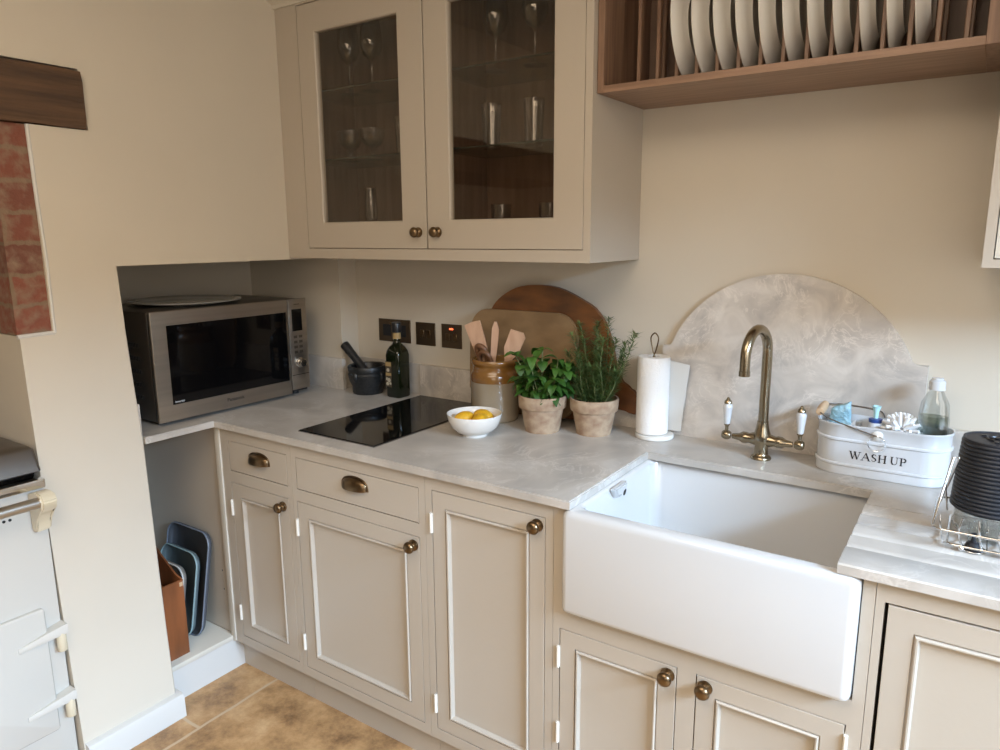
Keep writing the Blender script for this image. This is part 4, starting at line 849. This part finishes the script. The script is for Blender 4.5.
# lettering WASH UP : serif capitals built from strokes
def letters(bm, s, x0, zc, H, gap, y):
    TH, TN = H * 0.17, H * 0.07
    G = {'W': (1.35, [((0.10, 1), (0.42, 0), TH), ((0.42, 0), (0.70, 1), TN), ((0.62, 1), (0.94, 0), TH), ((0.94, 0), (1.25, 1), TN)], [(0.10, 1), (0.66, 1), (1.25, 1)]),
         'A': (1.05, [((0.10, 0), (0.52, 1), TN), ((0.52, 1), (0.94, 0), TH), ((0.27, 0.36), (0.78, 0.36), TN)], [(0.10, 0), (0.94, 0)]),
         'S': (0.72, [((0.60, 0.80), (0.48, 0.97), TN), ((0.48, 0.97), (0.28, 0.97), TN), ((0.28, 0.97), (0.13, 0.80), TH), ((0.13, 0.80), (0.18, 0.62), TH), ((0.18, 0.62), (0.52, 0.42), TH), ((0.52, 0.42), (0.60, 0.22), TH), ((0.60, 0.22), (0.45, 0.04), TN), ((0.45, 0.04), (0.25, 0.04), TN), ((0.25, 0.04), (0.10, 0.22), TN)], []),
         'H': (1.05, [((0.20, 0), (0.20, 1), TH), ((0.84, 0), (0.84, 1), TH), ((0.20, 0.52), (0.84, 0.52), TN)], [(0.20, 0), (0.20, 1), (0.84, 0), (0.84, 1)]),
         'U': (1.0, [((0.20, 1), (0.20, 0.28), TH), ((0.20, 0.28), (0.34, 0.04), TH), ((0.34, 0.04), (0.62, 0.03), TN), ((0.62, 0.03), (0.80, 0.26), TN), ((0.80, 0.26), (0.80, 1), TN)], [(0.20, 1), (0.80, 1)]),
         'P': (0.82, [((0.20, 0), (0.20, 1), TH), ((0.20, 0.97), (0.50, 0.97), TN), ((0.50, 0.97), (0.68, 0.84), TH), ((0.68, 0.84), (0.68, 0.64), TH), ((0.68, 0.64), (0.50, 0.49), TH), ((0.50, 0.49), (0.20, 0.49), TN)], [(0.20, 0), (0.12, 1)])}
    x = x0
    for ch in s:
        if ch == ' ': x += gap * 3.2; continue
        wd, st, se = G[ch]
        for (ax, az), (bx_, bz_), tw in st:
            a = Vector((x + ax * H, 0, zc + (az - 0.5) * H)); c_ = Vector((x + bx_ * H, 0, zc + (bz_ - 0.5) * H)); d_ = (c_ - a).normalized(); n = Vector((d_.z, 0, -d_.x)) * tw / 2; e = d_ * tw * 0.15
            loft(bm, [[(p.x, yy, p.z) for p in (a - n - e, a + n - e, c_ + n + e, c_ - n + e)] for yy in (y, y - 0.0005)])
        for ax, az in se:
            z = zc + (az - 0.5) * H; box(bm, x + (ax - 0.17) * H, x + (ax + 0.17) * H, y - 0.0005, y, z - TN / 2, z + TN / 2)
        x += wd * H + gap
    return x
b = new(); letters(b, 'WASH UP', 1.8215, WT + 0.054, 0.0185, 0.0016, BY0 + 0.0016); obj('lettering', b, 'lettering', t)
b = new(); lathe(b, [(0.0, 0), (0.0125, 0), (0.0125, 0.003), (0.010, 0.005), (0.004, 0.0055), (0, 0.008)], (1.879, BY0 + 0.001, WT + 0.110), (0, -1, 0), 20); obj('handle_boss', b, 'marble_white', t)
b = new(); tube(b, [(1.879 + 0.019 * math.cos(2 * PI * k / 28), BY0 - 0.0055, WT + 0.092 + 0.019 * math.sin(2 * PI * k / 28)) for k in range(28)], 0.0009, 6, True); obj('ring', b, 'chrome', t)
b = new(); tube(b, smooth_path([(1.879, BY0 - 0.005, WT + 0.110), (1.82, BY0 - 0.004, WT + 0.125), (1.765, BY0 + 0.012, WT + 0.137), (1.742, -0.118, WT + 0.145)], 6), 0.0017, 8)
tube(b, smooth_path([(1.742, -0.055, WT + 0.152), (1.765, -0.030, WT + 0.152), (1.82, -0.022, WT + 0.150), (1.872, -0.0215, WT + 0.142), (1.879, -0.0215, WT + 0.118)], 6), 0.0017, 8)
h = obj('wire_handle', b, 'steel_dark', t, 60)
b = new(); lathe(b, [(0.004, 0), (0.0095, 0.001), (0.0110, 0.02), (0.0110, 0.052), (0.0095, 0.071), (0.004, 0.072)], (1.742, -0.121, WT + 0.146), (0, 1, 0.08), 20); obj('grip', b, 'light_wood', h, 50)
# what sits in the caddy
b = new(); rnd = random.Random(2)
loops = []
for i in range(9):
    z = WT + 0.045 + i * 0.0145; f = i / 8; row = []
    cx_, cy_ = 1.782 + 0.004 * math.sin(f * 5), -0.080; hw = 0.027 - 0.004 * f; hd = 0.010 + 0.003 * math.sin(f * 9)
    for k in range(20):
        a = 2 * PI * k / 20; rr_ = 1 + rnd.uniform(-.10, .10); row.append((cx_ + hw * math.copysign(abs(math.cos(a)) ** 0.6, math.cos(a)) * rr_ + 0.006 * f, cy_ + hd * math.copysign(abs(math.sin(a)) ** 0.6, math.sin(a)) * rr_, z + 0.012 * f * math.cos(a)))
    loops.append(row)
loft(b, loops); solo('cloth', b, 'cloth', 'folded light blue washing-up cloth at the left in the enamel caddy', 'cloth', (1.782, -0.08, WT + 0.045), ang=50)
b = new(); loft(b, [[(1.796, -0.110, WT + 0.03), (1.822, -0.116, WT + 0.03), (1.823, -0.098, WT + 0.132), (1.813, -0.096, WT + 0.120)], [(1.796, -0.1085, WT + 0.03), (1.822, -0.1145, WT + 0.03), (1.823, -0.0965, WT + 0.132), (1.813, -0.0945, WT + 0.120)]]); solo('packet', b, 'card', 'small folded pale packet beside the blue cloth in the caddy', 'packet', (1.81, -0.11, WT + 0.03))
t = thing('dish_brush', 'small brush with blue collar and pale aqua tip in the caddy', 'brush', (1.865, -0.085, WT + 0.04))
b = new(); lathe(b, [(0.0145, 0), (0.0145, 0.088), (0.013, 0.090)], (1.865, -0.085, WT + 0.04)); obj('body', b, 'card', t)
b = new(); lathe(b, [(0.0152, 0), (0.0155, 0.008), (0.008, 0.010)], (1.865, -0.085, WT + 0.129)); obj('collar', b, 'blue_cap', t)
b = new(); lathe(b, [(0.0055, 0), (0.006, 0.016), (0.0105, 0.030), (0.009, 0.031), (0.003, 0.025)], (1.865, -0.085, WT + 0.139), seg=20); obj('tip', b, 'aqua', t)
t = thing('scrubbing_brush', 'white flower-shaped bristle brush head in the caddy beside the soap bottle', 'brush', (1.935, -0.095, WT + 0.05))
b = new(); ctr = Vector((1.923, -0.092, WT + 0.118)); ax = Vector((0.10, -0.55, 0.5)).normalized(); _, u, v = frame_of(ax)
for ring, (n_, L, el) in enumerate(((15, 0.038, 0.15), (12, 0.036, 0.65), (7, 0.030, 1.3))):
    for k in range(n_):
        a = 2 * PI * (k + 0.3 * ring) / n_; d_ = (u * math.cos(a) + v * math.sin(a)) + ax * el; d_.normalize()
        p = ctr + d_ * 0.008; tube(b, [p, p + d_ * L * 0.7, p + d_ * L], [0.0022, 0.0052, 0.0042], 6)
obj('bristles', b, 'bristle', t, 50)
b = new(); tube(b, [ctr, ctr - ax * 0.02, Vector((1.935, -0.080, WT + 0.05))], [0.010, 0.008, 0.006], 12); obj('handle', b, 'card', t)
sc_ = (1.987, -0.085, WT + 0.0035)
t = thing('soap_bottle', 'clear plastic washing-up liquid bottle with white cap, half full', 'bottle', sc_)
def ell(a, bb, z): return [(sc_[0] + a * math.cos(2 * PI * k / 32), sc_[1] + bb * math.sin(2 * PI * k / 32), sc_[2] + z) for k in range(32)]
b = new(); loft(b, [ell(.026, .017, 0), ell(.029, .020, .004), ell(.031, .021, .05), ell(.0335, .021, .12), ell(.0335, .021, .150), ell(.029, .020, .19), ell(.018, .0155, .212), ell(.0135, .0135, .222), ell(.0135, .0135, .228)]); obj('shell', b, 'clear_plastic', t, 60)
b = new(); loft(b, [ell(.024, .0155, 0.002), ell(.0275, .0185, .005), ell(.0295, .0195, .05), ell(.0305, .0195, .12), ell(.0302, .0192, .158)]); obj('liquid', b, 'soap_liquid', t, 60)
b = new(); lathe(b, [(0.0175, 0), (0.0178, 0.002), (0.0172, 0.020), (0.015, 0.0225), (0.012, 0.024), (0.012, 0.028), (0, 0.029)], (sc_[0], sc_[1], sc_[2] + 0.222), seg=28); obj('cap', b, 'enamel', t)

# black ribbed canister on glass base, in a wire rack
kc = (2.110, -0.400)
t = thing('ribbed_canister', 'black horizontally ribbed canister standing in the wire rack at the right edge', 'canister', (kc[0], kc[1], WT + 0.012))
prof = [(0.0, 0.058), (0.064, 0.058)]
nr = 17; z0_, z1_ = 0.060, 0.196
for k in range(nr):
    z = z0_ + (z1_ - z0_) * k / nr; dz = (z1_ - z0_) / nr; R0 = 0.0690 - 0.0085 * k / nr
    prof += [(R0 - 0.0030, z), (R0 - 0.0005, z + dz * 0.25), (R0, z + dz * 0.5), (R0 - 0.0005, z + dz * 0.75), (R0 - 0.0030, z + dz * 0.98)]
prof += [(0.0590, z1_ + 0.001), (0.0585, z1_ + 0.004), (0.054, z1_ + 0.0045), (0.0525, z1_ + 0.0025), (0.0, z1_ + 0.002)]
b = new(); lathe(b, prof, (kc[0], kc[1], WT), seg=64); cb_ = obj('body', b, 'black_rubber', t, 40)
b = new(); tube(b, [(kc[0] + 0.019 * math.cos(a), kc[1] + 0.019 * math.sin(a), WT + z1_ + 0.003) for a in [2 * PI * k / 28 for k in range(28)]], 0.0024, 8, True); lathe(b, [(0.008, 0), (0.008, 0.004), (0.005, 0.005)], (kc[0], kc[1], WT + z1_ + 0.002), seg=20)
for k in range(3):
    a = 0.4 + k * 2 * PI / 3; box(b, kc[0] + 0.031 * math.cos(a) - 0.004, kc[0] + 0.031 * math.cos(a) + 0.004, kc[1] + 0.031 * math.sin(a) - 0.003, kc[1] + 0.031 * math.sin(a) + 0.003, WT + z1_ + 0.002, WT + z1_ + 0.005)
obj('lid_ring', b, 'black_plastic', cb_)
b = new(); lathe(b, [(0.056, 0.013), (0.058, 0.015), (0.060, 0.0575), (0.057, 0.0575), (0.055, 0.017), (0.0, 0.017)], (kc[0], kc[1], WT), seg=48); obj('glass_base', b, 'clear_plastic', t, 50)
t = thing('wire_rack', 'chrome wire drying rack with ball feet around the black canister', 'rack', (2.15, -0.43, WT))
wx0, wx1, wy0, wy1 = 2.030, 2.29, -0.505, -0.315
b = new()
tube(b, [(x, y, WT + 0.010) for x, y in rrect(wx0 + 0.016, wx1 - 0.016, wy0 + 0.0, wy1 - 0.016, 0.012, 4)], 0.0022, 8, True)
for x in [wx0 + 0.05 + 0.03 * k for k in range(7)]: tube(b, [(x, wy0, WT + 0.010), (x, wy1 - 0.016, WT + 0.010)], 0.0015, 6)
obj('base_grid', b, 'chrome', t, 60)
b = new(); tube(b, [(x, y, WT + 0.040) for x, y in rrect(wx0 - 0.010, wx1 + 0.01, wy0 - 0.012, wy1 + 0.0, 0.02, 5)], 0.0026, 8, True); obj('rim', b, 'chrome', t, 60)
b = new()
for k in range(9):
    x = wx0 + 0.004 + k * 0.031
    tube(b, smooth_path([(x + 0.006, wy0 + 0.001, WT + 0.010), (x - 0.002 if k % 2 else x + 0.0, wy0 - 0.010, WT + 0.040), (x + (0.002 if k % 2 else -0.004), wy0 - 0.008, WT + 0.068)], 4), 0.0019, 6)
obj('front_wire', b, 'chrome', t, 60)
b = new()
tube(b, [(wx0 - 0.010, wy0 + 0.012, WT + 0.040), (wx0 + 0.010, -0.43, WT + 0.160), (wx0 + 0.020, -0.43, WT + 0.160), (wx0 - 0.004, wy1 - 0.03, WT + 0.040)], 0.0022, 6)
tube(b, [(wx0 + 0.002, -0.46, WT + 0.115), (wx0 + 0.010, wy1 - 0.08, WT + 0.040)], 0.0018, 6)
obj('side_wire', b, 'chrome', t, 60)
for x, y in ((wx0 + 0.040, wy0 + 0.002), (wx1 - 0.04, wy0 + 0.002), (wx0 + 0.04, wy1 - 0.018), (wx1 - 0.04, wy1 - 0.018)):
    b = new(); bmesh.ops.create_uvsphere(b, u_segments=16, v_segments=10, radius=0.0055, matrix=Matrix.Translation((x, y, WT + 0.0055))); obj('ball_foot', b, 'chrome', t, 60)
pq = (2.088, -0.485, WT)
t = thing('sink_plug', 'small black sink plug with knob and chrome rim under the wire rack', 'plug', pq)
b = new(); lathe(b, [(0.0, 0.001), (0.012, 0.001), (0.018, 0.002), (0.014, 0.006), (0.011, 0.014), (0.005, 0.017), (0.003, 0.026), (0.005, 0.030), (0.0045, 0.033), (0, 0.034)], pq, seg=28); obj('stopper', b, 'black_rubber', t, 50)
b = new(); tube(b, [(pq[0] + 0.0205 * math.cos(2 * PI * k / 28), pq[1] + 0.0205 * math.sin(2 * PI * k / 28), WT + 0.0018) for k in range(28)], 0.0016, 8, True); obj('rim', b, 'chrome', t, 60)
